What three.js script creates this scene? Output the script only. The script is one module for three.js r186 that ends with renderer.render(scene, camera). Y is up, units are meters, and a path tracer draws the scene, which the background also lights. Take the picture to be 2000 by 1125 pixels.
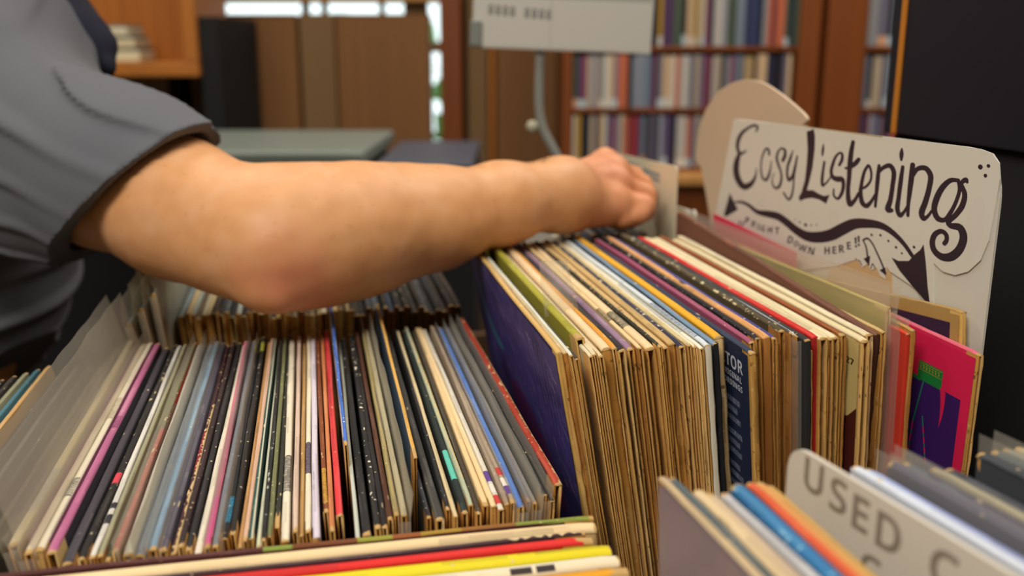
import * as THREE from 'three';
import { mergeGeometries } from 'three/addons/utils/BufferGeometryUtils.js';
import { RoundedBoxGeometry } from 'three/addons/geometries/RoundedBoxGeometry.js';
import { ImprovedNoise } from 'three/addons/math/ImprovedNoise.js';
import { RectAreaLightUniformsLib } from 'three/addons/lights/RectAreaLightUniformsLib.js';

// ---------------------------------------------------------------- camera, sky, lights, exposure
RectAreaLightUniformsLib.init();
const scene = new THREE.Scene();
const F = 1900, PITCH = THREE.MathUtils.degToRad(14), EYE = 1.28;      // focal length in pixels of the 2000 x 1125 frame
const camera = new THREE.PerspectiveCamera(2 * Math.atan(562.5 / F) * 180 / Math.PI, 2000 / 1125, 0.02, 60);
camera.position.set(0, EYE, 0);
camera.rotation.x = -PITCH;
camera.focus = 0.535;
camera.userData.fStop = 5;
scene.add(camera);
scene.background = new THREE.Color().setRGB(1.5, 1.75, 1.75);          // bright overcast daylight outside, seen through the gaps of the board wall
const renderer = new THREE.WebGLRenderer({ antialias: true });
renderer.toneMapping = THREE.LinearToneMapping;
renderer.toneMappingExposure = 1.0;
renderer.shadowMap.enabled = true;
const CEIL = 2.75;
// ceiling light panels: [x, z, width, depth, radiance, colour]
const PANELS = [
  [-0.75, 0.75, 1.2, 0.6, 23, 0xfff7ec], [0.5, -0.75, 1.2, 0.6, 5, 0xfff7ec], [-0.9, -1.7, 1.2, 0.6, 7, 0xfff4e6], [0.9, -1.75, 1.2, 0.6, 7, 0xfff4e6],
];

// ---------------------------------------------------------------- helpers
let seed = 7;
const rnd = () => { seed = (seed + 0x6d2b79f5) | 0; let t = Math.imul(seed ^ (seed >>> 15), 1 | seed); t = (t + Math.imul(t ^ (t >>> 7), 61 | t)) ^ t; return ((t ^ (t >>> 14)) >>> 0) / 4294967296; };
const rr = (a, b) => a + (b - a) * rnd();
const pick = (l) => l[Math.floor(rnd() * l.length)];
const noise = new ImprovedNoise();
const N3 = (x, y, z) => noise.noise(x + 31.7, y + 17.3, z + 5.1);
const V = (x, y, z) => new THREE.Vector3(x, y, z);
const clamp = (x, a, b) => Math.min(b, Math.max(a, x));
const PHI = THREE.MathUtils.degToRad(11.5), sP = Math.sin(PHI), cP = Math.cos(PHI), sp = Math.sin(PITCH), cp = Math.cos(PITCH);
// The record bins stand turned by PHI: a runs across them, b away from the camera, y is height above the floor.
const fromBin = (a, y, b, phi = PHI) => V(a * Math.cos(phi) - b * Math.sin(phi), y, -a * Math.sin(phi) - b * Math.cos(phi));
const rayOf = (u, v) => { const X = (u - 1000) / F, Y = (562.5 - v) / F; return [X, -sp + Y * cp, -cp - Y * sp]; };
function onHeight(u, v, drop, phi = PHI) {            // pixel on the level that lies drop metres under the eye -> bin coordinates
  const d = rayOf(u, v), k = -drop / d[1], x = d[0] * k, z = d[2] * k, s = Math.sin(phi), c = Math.cos(phi);
  return { a: x * c - z * s, b: -x * s - z * c };
}
function onPlaneA(u, v, a) {                           // pixel on an upright plane a = const -> [b, height]
  const d = rayOf(u, v), da = d[0] * cP - d[2] * sP, k = a / da;
  return [(-d[0] * sP - d[2] * cP) * k, EYE + d[1] * k];
}
function at(u, v, depth) {                             // pixel at a depth along the optical axis -> world point
  const X = (u - 1000) / F * depth, Y = (562.5 - v) / F * depth;
  return V(X, EYE + Y * cp - depth * sp, -depth * cp - Y * sp);
}
function onZ(u, v, z) { const d = rayOf(u, v), k = -z / -d[2]; const q = z / d[2]; return V(d[0] * q, EYE + d[1] * q, z); }

const used = {};
function numbered(name) { const n = used[name] = (used[name] ?? -1) + 1; return n ? name + '_' + String(n).padStart(3, '0') : name; }
function tag(o, label, category, group, kind) { if (label) o.userData.label = label; if (category) o.userData.category = category; if (group) o.userData.group = group; if (kind) o.userData.kind = kind; return o; }
function thing(name, label, category, group) { const o = new THREE.Group(); o.name = numbered(name); scene.add(o); return tag(o, label, category, group); }
function part(name, geo, mat, parent) { const m = new THREE.Mesh(geo, mat); m.name = name; m.castShadow = m.receiveShadow = true; parent.add(m); return m; }
function struct(name, geo, mat) { const m = new THREE.Mesh(geo, mat); m.name = name; m.castShadow = m.receiveShadow = true; m.userData.kind = 'structure'; scene.add(m); return m; }
const box = (w, h, d, x = 0, y = 0, z = 0) => new THREE.BoxGeometry(w, h, d).translate(x, y, z);
const rbox = (w, h, d, r, x = 0, y = 0, z = 0, s = 2) => new RoundedBoxGeometry(w, h, d, s, r).translate(x, y, z);
const col = (c) => new THREE.Color(c);
function paint(geo, color) { const c = col(color), n = geo.attributes.position.count, a = new Float32Array(n * 3); for (let i = 0; i < n; i++) a.set([c.r, c.g, c.b], i * 3); geo.setAttribute('color', new THREE.BufferAttribute(a, 3)); return geo; }
const canvasOf = (w, h) => { const c = document.createElement('canvas'); c.width = w; c.height = h; return c; };
function texOf(c, repeat) { const t = new THREE.CanvasTexture(c); t.colorSpace = THREE.SRGBColorSpace; if (repeat) t.wrapS = t.wrapT = THREE.RepeatWrapping; t.anisotropy = 8; return t; }
const std = (o) => new THREE.MeshStandardMaterial(o);
const mixHex = (a, b, t) => '#' + col(a).lerp(col(b), t).getHexString();

function woodTexture(base, dark, light, n = 260) {
  const c = canvasOf(512, 512), g = c.getContext('2d');
  g.fillStyle = base; g.fillRect(0, 0, 512, 512);
  for (let i = 0; i < n; i++) {
    g.strokeStyle = rnd() < 0.6 ? dark : light; g.globalAlpha = rr(0.04, 0.22); g.lineWidth = rr(0.6, 5);
    const x = rr(-20, 532), w = rr(2, 14), ph = rr(0, 6); g.beginPath();
    for (let y = -10; y <= 522; y += 16) g.lineTo(x + Math.sin(y / 90 + ph) * w + N3(x * 0.02, y * 0.02, 1) * 8, y);
    g.stroke();
  }
  g.globalAlpha = 1; return texOf(c, true);
}
const M = {
  vcol: std({ vertexColors: true, roughness: 0.85 }),
  vgloss: std({ vertexColors: true, roughness: 0.38 }),
  vmatte: std({ vertexColors: true, roughness: 0.95 }),
  board: std({ map: woodTexture('#86673f', '#4a3018', '#a88a5c'), roughness: 0.75 }),
  boardWarm: std({ map: woodTexture('#865a2c', '#4a2a12', '#a87a46'), roughness: 0.7 }),
  orange: std({ map: woodTexture('#b06a1e', '#7a400e', '#cf8a3a'), roughness: 0.55 }),
  redwood: std({ map: woodTexture('#82420f', '#4a2006', '#a35c20'), roughness: 0.5 }),
  lightwood: std({ map: woodTexture('#c08a4a', '#8a5a28', '#dcae70'), roughness: 0.6 }),
  binwood: std({ map: woodTexture('#5a3f26', '#2a1a0d', '#7a5a38'), roughness: 0.8 }),
  black: std({ color: 0x0b0b0d, roughness: 0.85 }),
  blackPanel: std({ color: 0x0e1220, roughness: 0.42 }),
  dark: std({ color: 0x14100d, roughness: 0.9 }),
  bag: new THREE.MeshPhysicalMaterial({ color: 0xf4f2e8, transmission: 0.86, thickness: 0, roughness: 0.3, ior: 1.45, side: THREE.DoubleSide }),
  bagHazy: new THREE.MeshPhysicalMaterial({ color: 0xe6e1d0, transmission: 0.8, thickness: 0, roughness: 0.35, ior: 1.45, side: THREE.DoubleSide }),
  white: std({ color: 0xdcd9cd, roughness: 0.6 }),
  plaster: std({ color: 0x8f8577, roughness: 0.95 }),
  grey: std({ color: 0x7f8580, roughness: 0.5 }),
  floor: std({ color: 0x3a332c, roughness: 0.8 }),
};

// ---------------------------------------------------------------- the room
const X0 = -2.3, X1 = 2.3, Z0 = -2.8, Z1 = 1.9, TH = 0.12;
struct('floor', box(X1 - X0 + 2 * TH, TH, Z1 - Z0 + 2 * TH, (X0 + X1) / 2, -TH / 2, (Z0 + Z1) / 2), M.floor);
struct('ceiling', box(X1 - X0 + 2 * TH, TH, Z1 - Z0 + 2 * TH, (X0 + X1) / 2, CEIL + TH / 2, (Z0 + Z1) / 2), std({ color: 0xaaa294, roughness: 0.95 }));
struct('wall_left', box(TH, CEIL, Z1 - Z0 + 2 * TH, X0 - TH / 2, CEIL / 2, (Z0 + Z1) / 2), M.plaster);
struct('wall_right', box(TH, CEIL, Z1 - Z0 + 2 * TH, X1 + TH / 2, CEIL / 2, (Z0 + Z1) / 2), M.plaster);
struct('wall_front', box(X1 - X0, CEIL, TH, (X0 + X1) / 2, CEIL / 2, Z1 + TH / 2), M.plaster);
{ // back wall of upright boards; a gap runs under the header beam and beside the post
  const w = new THREE.Group(); w.name = 'wall_back'; w.userData.kind = 'structure'; scene.add(w);
  const yTop = onZ(600, 27, Z0).y, yHead = onZ(600, 5, Z0).y, xs = (u) => onZ(u, 120, Z0).x;
  const xGap0 = xs(843), xGap1 = xs(861), t = 0.05;
  // planks left of the upright gap, cut off below the long gap
  const edges = [X0, -2.02, -1.75, -1.5, -1.22, xs(395), xs(585), xs(655), xGap0];
  for (let i = 0; i < edges.length - 1; i++) {
    const x0 = edges[i] + 0.0035, x1 = edges[i + 1] - (i === 6 ? 0.001 : 0.0055), long = x1 < xs(372), h = long ? CEIL : yTop;
    part('plank', rbox(x1 - x0, h, t - (i % 3) * 0.006, 0.004, (x0 + x1) / 2, h / 2, Z0 - t / 2), [M.board, M.boardWarm][i % 2], w);
  }
  part('header_beam', rbox(xs(905) - xs(372), 0.1, 0.09, 0.006, (xs(905) + xs(372)) / 2, yHead + 0.05, Z0 - 0.02), M.lightwood, w);
  part('upper_board', box(xs(905) - xs(372), CEIL - yHead - 0.1, t, (xs(905) + xs(372)) / 2, (CEIL + yHead + 0.1) / 2, Z0 - t / 2), M.board, w);
  part('post', rbox(xs(904) - xGap1, CEIL, 0.1, 0.006, (xs(904) + xGap1) / 2, CEIL / 2, Z0 - 0.02), M.redwood, w);
  const e2 = [xs(904), xs(911), xs(953), xs(968), xs(1090), 0.6, 0.9, 1.2, 1.5, 1.8, 2.05, X1], mm = [null, M.board, M.orange, M.boardWarm, null, M.board, M.boardWarm];
  for (let i = 0; i < e2.length - 1; i++) if (i !== 0) part('plank', rbox(e2[i + 1] - e2[i] - 0.004, CEIL, t - (i % 3) * 0.006, 0.004, (e2[i] + e2[i + 1]) / 2, CEIL / 2, Z0 - t / 2), mm[i] || [M.board, M.boardWarm][i % 2], w);
  const lx = xs(372), ux = xGap0 - 0.004; part('backing_board', box(ux - X0, yTop - 0.004, 0.012, (ux + X0) / 2, (yTop - 0.004) / 2, Z0 - 0.06), M.board, w); part('backing_board', box(lx - X0, CEIL, 0.012, (lx + X0) / 2, CEIL / 2, Z0 - 0.074), M.board, w); part('backing_board', box(X1 - xGap1 - 0.004, CEIL, 0.012, (X1 + xGap1 + 0.004) / 2, CEIL / 2, Z0 - 0.078), M.board, w);
  // small blocks that bridge the gap
  for (const [u0, u1] of [[592, 604], [630, 640], [742, 752], [790, 836]]) part('gap_block', box(xs(u1) - xs(u0), yHead - yTop + 0.004, 0.03, xs((u0 + u1) / 2), (yHead + yTop) / 2, Z0 - 0.03), M.board, w);
  const yb = onZ(850, 92, Z0).y; part('gap_block', box(xGap1 - xGap0, 0.03, 0.03, (xGap0 + xGap1) / 2, yb, Z0 - 0.03), M.board, w);
  const zf = -2.41, c0 = onZ(389, 120, zf).x, c1 = onZ(428, 120, zf).x, hc = onZ(410, 32, zf).y, cb = thing('added_black_block', 'narrow black cupboard added for the shadowed area between the orange cubby and the board wall', 'placeholder'); // added black block standing in for the shadowed area right of the cubby
  cb.position.set((c0 + c1) / 2, 0, (zf + Z0) / 2 + 0.004); part('block_body', rbox(c1 - c0, hc, zf - Z0 - 0.02, 0.004, 0, hc / 2, 0), M.black, cb);
}
// ceiling panels
for (const [x, z, w, d, L, c] of PANELS) {
  const o = thing('ceiling_light', 'flat ceiling light panel over the record bins', 'light', 'ceiling light panels');
  o.position.set(x, CEIL, z);
  part('frame', mergeGeometries([box(w + 0.06, 0.035, 0.03, 0, -0.0175, d / 2 + 0.015), box(w + 0.06, 0.035, 0.03, 0, -0.0175, -d / 2 - 0.015), box(0.03, 0.035, d, w / 2 + 0.015, -0.0175, 0), box(0.03, 0.035, d, -w / 2 - 0.015, -0.0175, 0)]), M.white, o);
  part('diffuser', box(w, 0.01, d, 0, -0.012, 0), std({ color: 0xffffff, emissive: c, emissiveIntensity: 1.2, roughness: 0.9 }), o);
  const l = new THREE.RectAreaLight(c, L, w, d); l.position.set(x, CEIL - 0.04, z); l.rotation.x = -Math.PI / 2; scene.add(l);
}

// ---------------------------------------------------------------- bookcases with CDs, cubby, counter
const ZB = -2.4;
const hueName = (hex) => {
  const h = {}; col(hex).getHSL(h, THREE.SRGBColorSpace); const { h: H, s: S, l: L } = h;
  if (L < 0.12) return 'black'; if (S < 0.14) return L > 0.72 ? 'white' : L > 0.45 ? 'light grey' : 'dark grey';
  const n = H < 0.03 || H > 0.94 ? 'red' : H < 0.095 ? (L < 0.4 ? 'brown' : 'peach') : H < 0.13 ? (L > 0.68 ? 'cream' : L < 0.4 ? 'brown' : 'tan') : H < 0.19 ? (L > 0.7 ? 'cream' : 'yellow') : H < 0.45 ? 'green' : H < 0.55 ? 'teal' : H < 0.7 ? 'blue' : H < 0.82 ? 'purple' : 'pink';
  return (L < 0.28 ? 'dark ' : L > 0.78 && n !== 'cream' ? 'pale ' : '') + n;
};
{
  const y1 = onZ(1300, 90, ZB).y, y2 = onZ(1250, 211, ZB).y, y3 = onZ(1340, 327, ZB).y, dep = 0.2;
  const xa = onZ(1100, 200, ZB).x, xb = onZ(1117, 200, ZB).x, xc = onZ(1558, 120, ZB).x, xd = onZ(1600, 120, ZB).x, xe = onZ(1612, 120, ZB).x, xf = onZ(1690, 120, ZB).x, xg = xf + 0.42;
  const pal = ['#3a3f63', '#8e8f92', '#2b3350', '#c9bfae', '#b79a6c', '#6a3140', '#b08a2c', '#8a4a66', '#6e6a7c', '#d9d2c4', '#b5a48c', '#1f2a3a', '#c26a4a', '#4d5a4a', '#b9b4ac', '#9a9aa6', '#5d5f7c', '#8c7f8c', '#6c7280', '#50365a', '#bdb9a0', '#a33a38', '#24202a', '#7a8794', '#d3b48e'];
  const rows = [[y1 + 0.147, 'high'], [y1, 'upper'], [y2, 'middle'], [y3, 'bottom']];
  function bookcase(label, x0, x1, s0, s1, ys) {
    const o = thing('bookcase', label, 'bookcase'); o.position.set((x0 + x1) / 2, 0, ZB - dep / 2);
    const cx = (x0 + x1) / 2, H = 2.05;
    part('side_panel', rbox(s0, H, dep, 0.004, x0 + s0 / 2 - cx, H / 2, 0), M.redwood, o);
    part('side_panel', rbox(s1, H, dep, 0.004, x1 - s1 / 2 - cx, H / 2, 0), M.redwood, o);
    part('back_panel', box(x1 - x0, H, 0.012, 0, H / 2, -dep / 2 - 0.006), M.redwood, o);
    for (const y of ys) part('shelf_board', rbox(x1 - x0 - s0 - s1, 0.012, dep - 0.01, 0.002, (s0 - s1) / 2, y - 0.006, -0.004), M.redwood, o);
    const yl = ys[ys.length - 1];
    part('bottom_ledge', rbox(x1 - x0, 0.028, dep + 0.05, 0.006, 0, yl - 0.026, 0.025), M.lightwood, o);
    part('base_cabinet', box(x1 - x0, yl - 0.04, dep + 0.02, 0, (yl - 0.04) / 2, 0.01), M.redwood, o);
    return o;
  }
  bookcase('tall brown wooden bookcase with closely packed disc cases, left of the wide brown panel', xa, xd, xb - xa, xd - xc, [y1 + 0.294, y1 + 0.147, y1, y2, y3]);
  bookcase('tall brown wooden bookcase with a wide side panel, partly hidden by the black cabinet', xe, xg, xf - xe, 0.03, [y1 + 0.294, y1 + 0.147, y1, y2, y3]);
  function fill(x0, x1, y, where, hs, unit) {
    let x = x0; const row = [];
    while (x < x1 - 0.006) {
      const t = rnd() < 0.12 ? rr(0.02, 0.026) : rr(0.0095, 0.0112), c = pick(pal), c2 = rnd() < 0.4 ? pick(['#b4c8d0', '#d8d2c6', '#b8ccd2', '#d9a27c']) : c, h = hs + rr(-0.004, 0.002);
      if (x + t > x1) break;
      const lo = rr(0.016, 0.026);
      const g = mergeGeometries([paint(box(t - 0.0008, lo, 0.138, 0, lo / 2, 0), c2), paint(box(t - 0.0008, h - lo, 0.138, 0, lo + (h - lo) / 2, 0), c)]);
      const o = new THREE.Mesh(g, M.vgloss); o.name = numbered('cd_case'); o.castShadow = o.receiveShadow = true;
      o.position.set(x + t / 2, y + 0.0002, ZB - 0.075 - rr(0, 0.006)); scene.add(o);
      row.push([o, hueName(c)]);
      x += t + 0.0003;
    }
    row.forEach(([o, nm], i) => { const p = row[i - 1]?.[1], q = row[i + 1]?.[1]; tag(o, p && q ? `${nm} disc case between ${p} and ${q} ones, ${where} shelf ${unit}` : `${nm} disc case at the end of the ${where} shelf ${unit}`, 'cd case', `disc cases on the ${where} shelf ${unit}`); });
  }
  for (const [y, where] of rows.slice(1)) fill(xb + 0.003, xc - 0.002, y, where, 0.125, 'behind notice board');
  for (const [y, where] of rows.slice(1)) fill(xf + 0.003, xf + 0.16, y, where, 0.125, 'beside black cabinet');
  { // cubby upper left with three small boxes
    const xr = onZ(387, 120, ZB).x, yb = onZ(300, 150, ZB).y, o = thing('wall_cubby', 'orange wooden cubby shelf on the board wall holding a stack of pale boxes', 'shelf');
    const w = 0.7, h = 0.78, d = 0.26, t = 0.034; o.position.set(xr - w / 2, yb, ZB - d / 2);
    part('bottom_board', rbox(w, t, d, 0.004, 0, t / 2, 0), M.orange, o); part('top_board', rbox(w, t, d, 0.004, 0, h - t / 2, 0), M.orange, o);
    part('side_board', rbox(t, h - 2 * t, d, 0.004, w / 2 - t / 2, h / 2, 0), M.orange, o); part('side_board', rbox(t, h - 2 * t, d, 0.004, -w / 2 + t / 2, h / 2, 0), M.orange, o);
    part('back_board', box(w, h, 0.01, 0, h / 2, -d / 2 - 0.005), M.orange, o);
    part('bracket', box(0.03, 0.12, 0.1, -0.2, -0.06, -d / 2 - 0.045), M.dark, o); part('bracket', box(0.03, 0.12, 0.1, 0.2, -0.06, -d / 2 - 0.045), M.dark, o);
    const bx = onZ(176, 90, ZB).x - o.position.x; let y = t;
    const L = ['bottom', 'middle', 'topmost'];
    [['#d8d2ae', 0.032, 0.185, 0.006], ['#cfc4a0', 0.028, 0.175, 0.002], ['#d9d2b4', 0.026, 0.168, -0.01]].forEach(([c, hh, ww, dx], i) => {
      const b = thing('storage_box', `small pale cream box, ${L[i]} of the stack in the orange cubby`, 'box');
      b.position.set(o.position.x + bx + dx, yb + y + 0.0004, ZB - 0.1);
      part('tray', paint(rbox(ww, hh * 0.76, 0.11, 0.003, 0, hh * 0.38, 0), c), M.vcol, b); part('lid', paint(rbox(ww - 0.004, hh * 0.22, 0.106, 0.002, 0, hh * 0.88, 0), '#66706f'), M.vcol, b);
      y += hh + 0.0006;
    });
  }
  { // low counter with a grey top behind the reaching arm
    const o = thing('counter', 'black fronted counter with a pale grey top behind the reaching arm', 'counter'), zc = -1.72, y = onZ(560, 292, zc).y, xr = onZ(700, 300, zc).x, xl = -1.15;
    o.position.set((xl + xr) / 2, 0, zc - 0.2);
    part('counter_body', rbox(xr - xl, y - 0.03, 0.4, 0.006, 0, (y - 0.03) / 2, 0), M.black, o);
    part('counter_top', rbox(xr - xl + 0.03, 0.03, 0.44, 0.008, 0, y - 0.015, 0.01), std({ color: 0x7d8880, roughness: 0.35 }), o);
    const o2 = thing('low_counter', 'low dark counter with a blue grey top, right of the pale topped counter', 'counter'), y2 = onZ(800, 316, zc).y, x2 = onZ(925, 316, zc).x, x1 = xr + 0.03; o2.position.set((x1 + x2) / 2, 0, zc - 0.2);
    part('counter_body', rbox(x2 - x1, y2 - 0.03, 0.38, 0.006, 0, (y2 - 0.03) / 2, 0), M.black, o2); part('counter_top', rbox(x2 - x1, 0.03, 0.4, 0.006, 0, y2 - 0.015, 0.01), std({ color: 0x4a4f5c, roughness: 0.5 }), o2);
  }
}
{ // greenery outside the gap
  const o = thing('garden_shrub', 'green shrub outside, glimpsed through the gap in the board wall', 'shrub');
  o.position.set(-0.55, 0, -4.4);
  const leaves = []; for (let i = 0; i < 900; i++) { const l = new THREE.PlaneGeometry(0.07, 0.12); l.rotateX(rr(0, 6)); l.rotateY(rr(0, 6)); l.translate(rr(-0.9, 0.9), 0.3 + rr(0, 1.12) * Math.pow(rnd(), 0.5), rr(-0.3, 0.3)); leaves.push(l); }
  const f = part('foliage', mergeGeometries(leaves), new THREE.MeshPhysicalMaterial({ color: 0x5f8f4a, roughness: 0.9, transmission: 0.3, side: THREE.DoubleSide }), o); f.userData.kind = 'stuff';
  part('stem', new THREE.CylinderGeometry(0.02, 0.03, 0.6, 8).translate(0, 0.3, 0), M.dark, o);
}

// ---------------------------------------------------------------- album sleeves
const ROWS = 128, SH = 16; let atlas = null, atlasRow = ROWS; const atlases = [];
function spineRow() { if (atlasRow >= ROWS) { const c = canvasOf(2048, 2048); atlas = { c, g: c.getContext('2d') }; atlas.mat = std({ roughness: 0.8 }); atlases.push(atlas); atlasRow = 0; } return { at: atlas, row: atlasRow++ }; }
function scribble(g, x, y, w, h, color) {            // small illegible print
  g.strokeStyle = color; g.lineWidth = 1.5; for (let i = x; i < x + w; i += 4.2) { g.beginPath(); g.moveTo(i, y + rr(0, 1)); g.lineTo(i + rr(-1, 1.5), y + h - rr(0, 1)); g.stroke(); if (rnd() < 0.55) { g.beginPath(); g.moveTo(i, y + h * pick([0, 0.5, 1])); g.lineTo(i + 3, y + h * pick([0, 0.5, 1])); g.stroke(); } }
}
function paintSpine(o) {
  const { at: A, row } = spineRow(), g = A.g, y0 = row * SH; g.save(); g.beginPath(); g.rect(0, y0, 2048, SH); g.clip();
  g.fillStyle = o.color; g.fillRect(0, y0, 2048, SH);
  if (o.patches) for (const [f0, f1, c] of o.patches) { g.fillStyle = c; g.fillRect(f0 * 2048, y0, (f1 - f0) * 2048, SH); }
  if (o.stripe) { g.fillStyle = o.stripe; g.fillRect(0, y0 + 9, 2048, 7); }
  for (let i = 0; i < 26; i++) { g.globalAlpha = rr(0.03, 0.12); g.fillStyle = rnd() < 0.5 ? '#000' : '#fff6e0'; g.fillRect(rr(-100, 2048), y0 + rr(0, 14), rr(30, 420), rr(1, 5)); }
  g.globalAlpha = 1;
  const chip = o.chip || '#cdb88c', n = (o.chips ?? 0.5) * 90;
  for (let i = 0; i < n; i++) {
    g.fillStyle = chip; const e = rnd(), x = rr(0, 2048), h = rr(0.8, 3) * (0.6 + (o.chips ?? 0.5) * 0.3), w = rr(1.5, 6) + 22 * Math.pow(rnd(), 5), y = e < 0.42 ? y0 : e < 0.84 ? y0 + SH : y0 + rr(3, 13);
    g.beginPath(); const k = 9; for (let j = 0; j < k; j++) { const a = j / k * 6.283; g.lineTo(x + Math.cos(a) * w * rr(0.35, 1.3), y + Math.sin(a) * h * rr(0.35, 1.3)); } g.fill();
  }
  if (o.dashes) for (const [f0, f1] of o.dashes) { g.fillStyle = '#2c2224'; g.fillRect(f0 * 2048, y0 + 4, (f1 - f0) * 2048, 4); }
  if (o.torn) { g.fillStyle = chip; g.beginPath(); g.moveTo(o.torn[0] * 2048, y0 + SH); for (let x = o.torn[0]; x <= o.torn[1]; x += 0.006) g.lineTo(x * 2048, y0 + rr(o.torn[2] ?? 4, 12)); g.lineTo(o.torn[1] * 2048, y0 + SH); g.fill(); }
  if (o.marks) for (const [f0, f1, bg, fg] of o.marks) { if (bg) { g.fillStyle = bg; g.fillRect(f0 * 2048, y0, (f1 - f0) * 2048, SH); } if (fg) scribble(g, f0 * 2048 + 4, y0 + 3, (f1 - f0) * 2048 - 8, 10, fg); }
  // worn corners at both ends
  const wear = o.wear ?? rr(8, 30); g.fillStyle = o.wearColor || '#b8955c';
  g.beginPath(); g.moveTo(0, y0); for (let y = 0; y <= SH; y += 2) g.lineTo(wear * rr(0.5, 1.2), y0 + y); g.lineTo(0, y0 + SH); g.fill();
  g.beginPath(); g.moveTo(2048, y0); for (let y = 0; y <= SH; y += 2) g.lineTo(2048 - 18 * rr(0.4, 1.4), y0 + y); g.lineTo(2048, y0 + SH); g.fill();
  g.restore();
  return { mat: A.mat, v0: 1 - (y0 + 1.2) / 2048, v1: 1 - (y0 + SH - 1.2) / 2048 };
}
// worn cardboard ends: 16 columns of fibre
const edgeMat = (() => {
  const c = canvasOf(512, 1024), g = c.getContext('2d'), pal = ['#dcb468', '#cfa254', '#e2bf7c', '#c6964a', '#e6c88e', '#d6aa5c', '#c0904a', '#deb874'];
  for (let k = 0; k < 16; k++) {
    g.save(); g.beginPath(); g.rect(k * 32, 0, 32, 1024); g.clip(); g.fillStyle = pal[k % 8]; g.fillRect(k * 32, 0, 32, 1024);
    for (let i = 0; i < 90; i++) { g.globalAlpha = rr(0.08, 0.4); g.fillStyle = pick(['#5e3f1c', '#7d5a2a', '#e6cfa0', '#d9bb84', '#8b6530']); g.fillRect(k * 32 + rr(0, 30), rr(-60, 1024), rr(1, 4), rr(20, 260)); }
    for (let i = 0; i < 60; i++) { g.globalAlpha = rr(0.2, 0.6); g.fillStyle = pick(['#4a3015', '#eedcb4', '#a37a3c']); g.fillRect(k * 32 + rr(0, 30), rr(0, 1024), rr(1, 6), rr(1, 9)); }
    g.restore();
  }
  return std({ map: texOf(c), vertexColors: true, roughness: 0.92 });
})();

function spineGeometry(t, S, L, uv, sd, nz = 44) {
  const K = 6, pos = [], nor = [], uvs = [], idx = [], r = t * 0.34;
  for (let i = 0; i <= nz; i++) {
    const f = i / nz, z = -0.0006 - f * (L - 0.0012), wob = N3(sd, f * 5, 0.3) * 0.0005, sag = N3(sd + 9, f * 3, 2) * 0.0005 - (i === 0 || i === nz ? 0.0006 : 0) - Math.max(0, N3(sd + 3, f * 40, 7) - 0.3) * 0.0006;
    for (let k = 0; k <= K; k++) {
      const a = Math.PI * (1 - k / K), x = Math.cos(a) * t / 2, y = S - r + Math.sin(a) * r;
      pos.push(x + wob, y + sag, z); nor.push(Math.cos(a) * r * 2 / t, Math.sin(a), 0); uvs.push(0.002 + f * 0.996, uv.v0 + (uv.v1 - uv.v0) * k / K);
      if (i < nz && k < K) { const p = i * (K + 1) + k, q = p + K + 1; idx.push(p, p + 1, q, q, p + 1, q + 1); }
    }
  }
  // closed near end of the spine roll
  const base = pos.length / 3; pos.push(0, S - r - 0.0004, -0.0006); nor.push(0, 0, 1); uvs.push(0.002, uv.v0 + (uv.v1 - uv.v0) * 0.5);
  for (let k = 0; k < K; k++) idx.push(base, k + 1, k);
  const g = new THREE.BufferGeometry(); g.setAttribute('position', new THREE.Float32BufferAttribute(pos, 3)); g.setAttribute('normal', new THREE.Float32BufferAttribute(nor, 3)); g.setAttribute('uv', new THREE.Float32BufferAttribute(uvs, 2)); g.setIndex(idx); return g;
}
function edgeStrip(xc, w, S, t, sd, tint, rag, ns, depth) {   // one worn board edge, standing at the near end
  const pos = [], uvs = [], colr = [], idx = [], kcol = Math.floor(rnd() * 16) / 16, c = col(tint), top = S - t * 0.3;
  for (let i = 0; i <= ns; i++) {
    const f = i / ns, y = f * top, x = xc + N3(sd, f * 7, 3.3) * 0.00035, zz = N3(sd + 5, f * 16, 1) * rag + N3(sd + 2, f * 55, 4) * rag * 0.6 - (f > 0.985 ? 0.0006 : 0), ww = w * (1 + N3(sd + 8, f * 24, 2) * 0.35) / 2;
    const wb = w * 0.46, ps = [[-wb, -depth], [-wb, -0.0022], [-ww, zz - 0.0003], [-ww * 0.5, zz], [ww * 0.5, zz], [ww, zz - 0.0003], [wb, -0.0022], [wb, -depth]];
    const m = 1 + N3(sd + 1, f * 9, 6) * 0.2;
    ps.forEach(([px, pz], k) => { pos.push(x + px, y, pz); uvs.push(kcol + (0.1 + 0.8 * k / 7) / 16, f); colr.push(c.r * m, c.g * m, c.b * m); if (i < ns && k < 7) { const p = i * 8 + k, q = p + 8; idx.push(p, p + 1, q, q, p + 1, q + 1); } });
  }
  const g = new THREE.BufferGeometry(); g.setAttribute('position', new THREE.Float32BufferAttribute(pos, 3)); g.setAttribute('uv', new THREE.Float32BufferAttribute(uvs, 2)); g.setAttribute('color', new THREE.Float32BufferAttribute(colr, 3)); g.setIndex(idx); g.computeVertexNormals(); return g;
}
let sleeveCount = 0;
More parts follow.
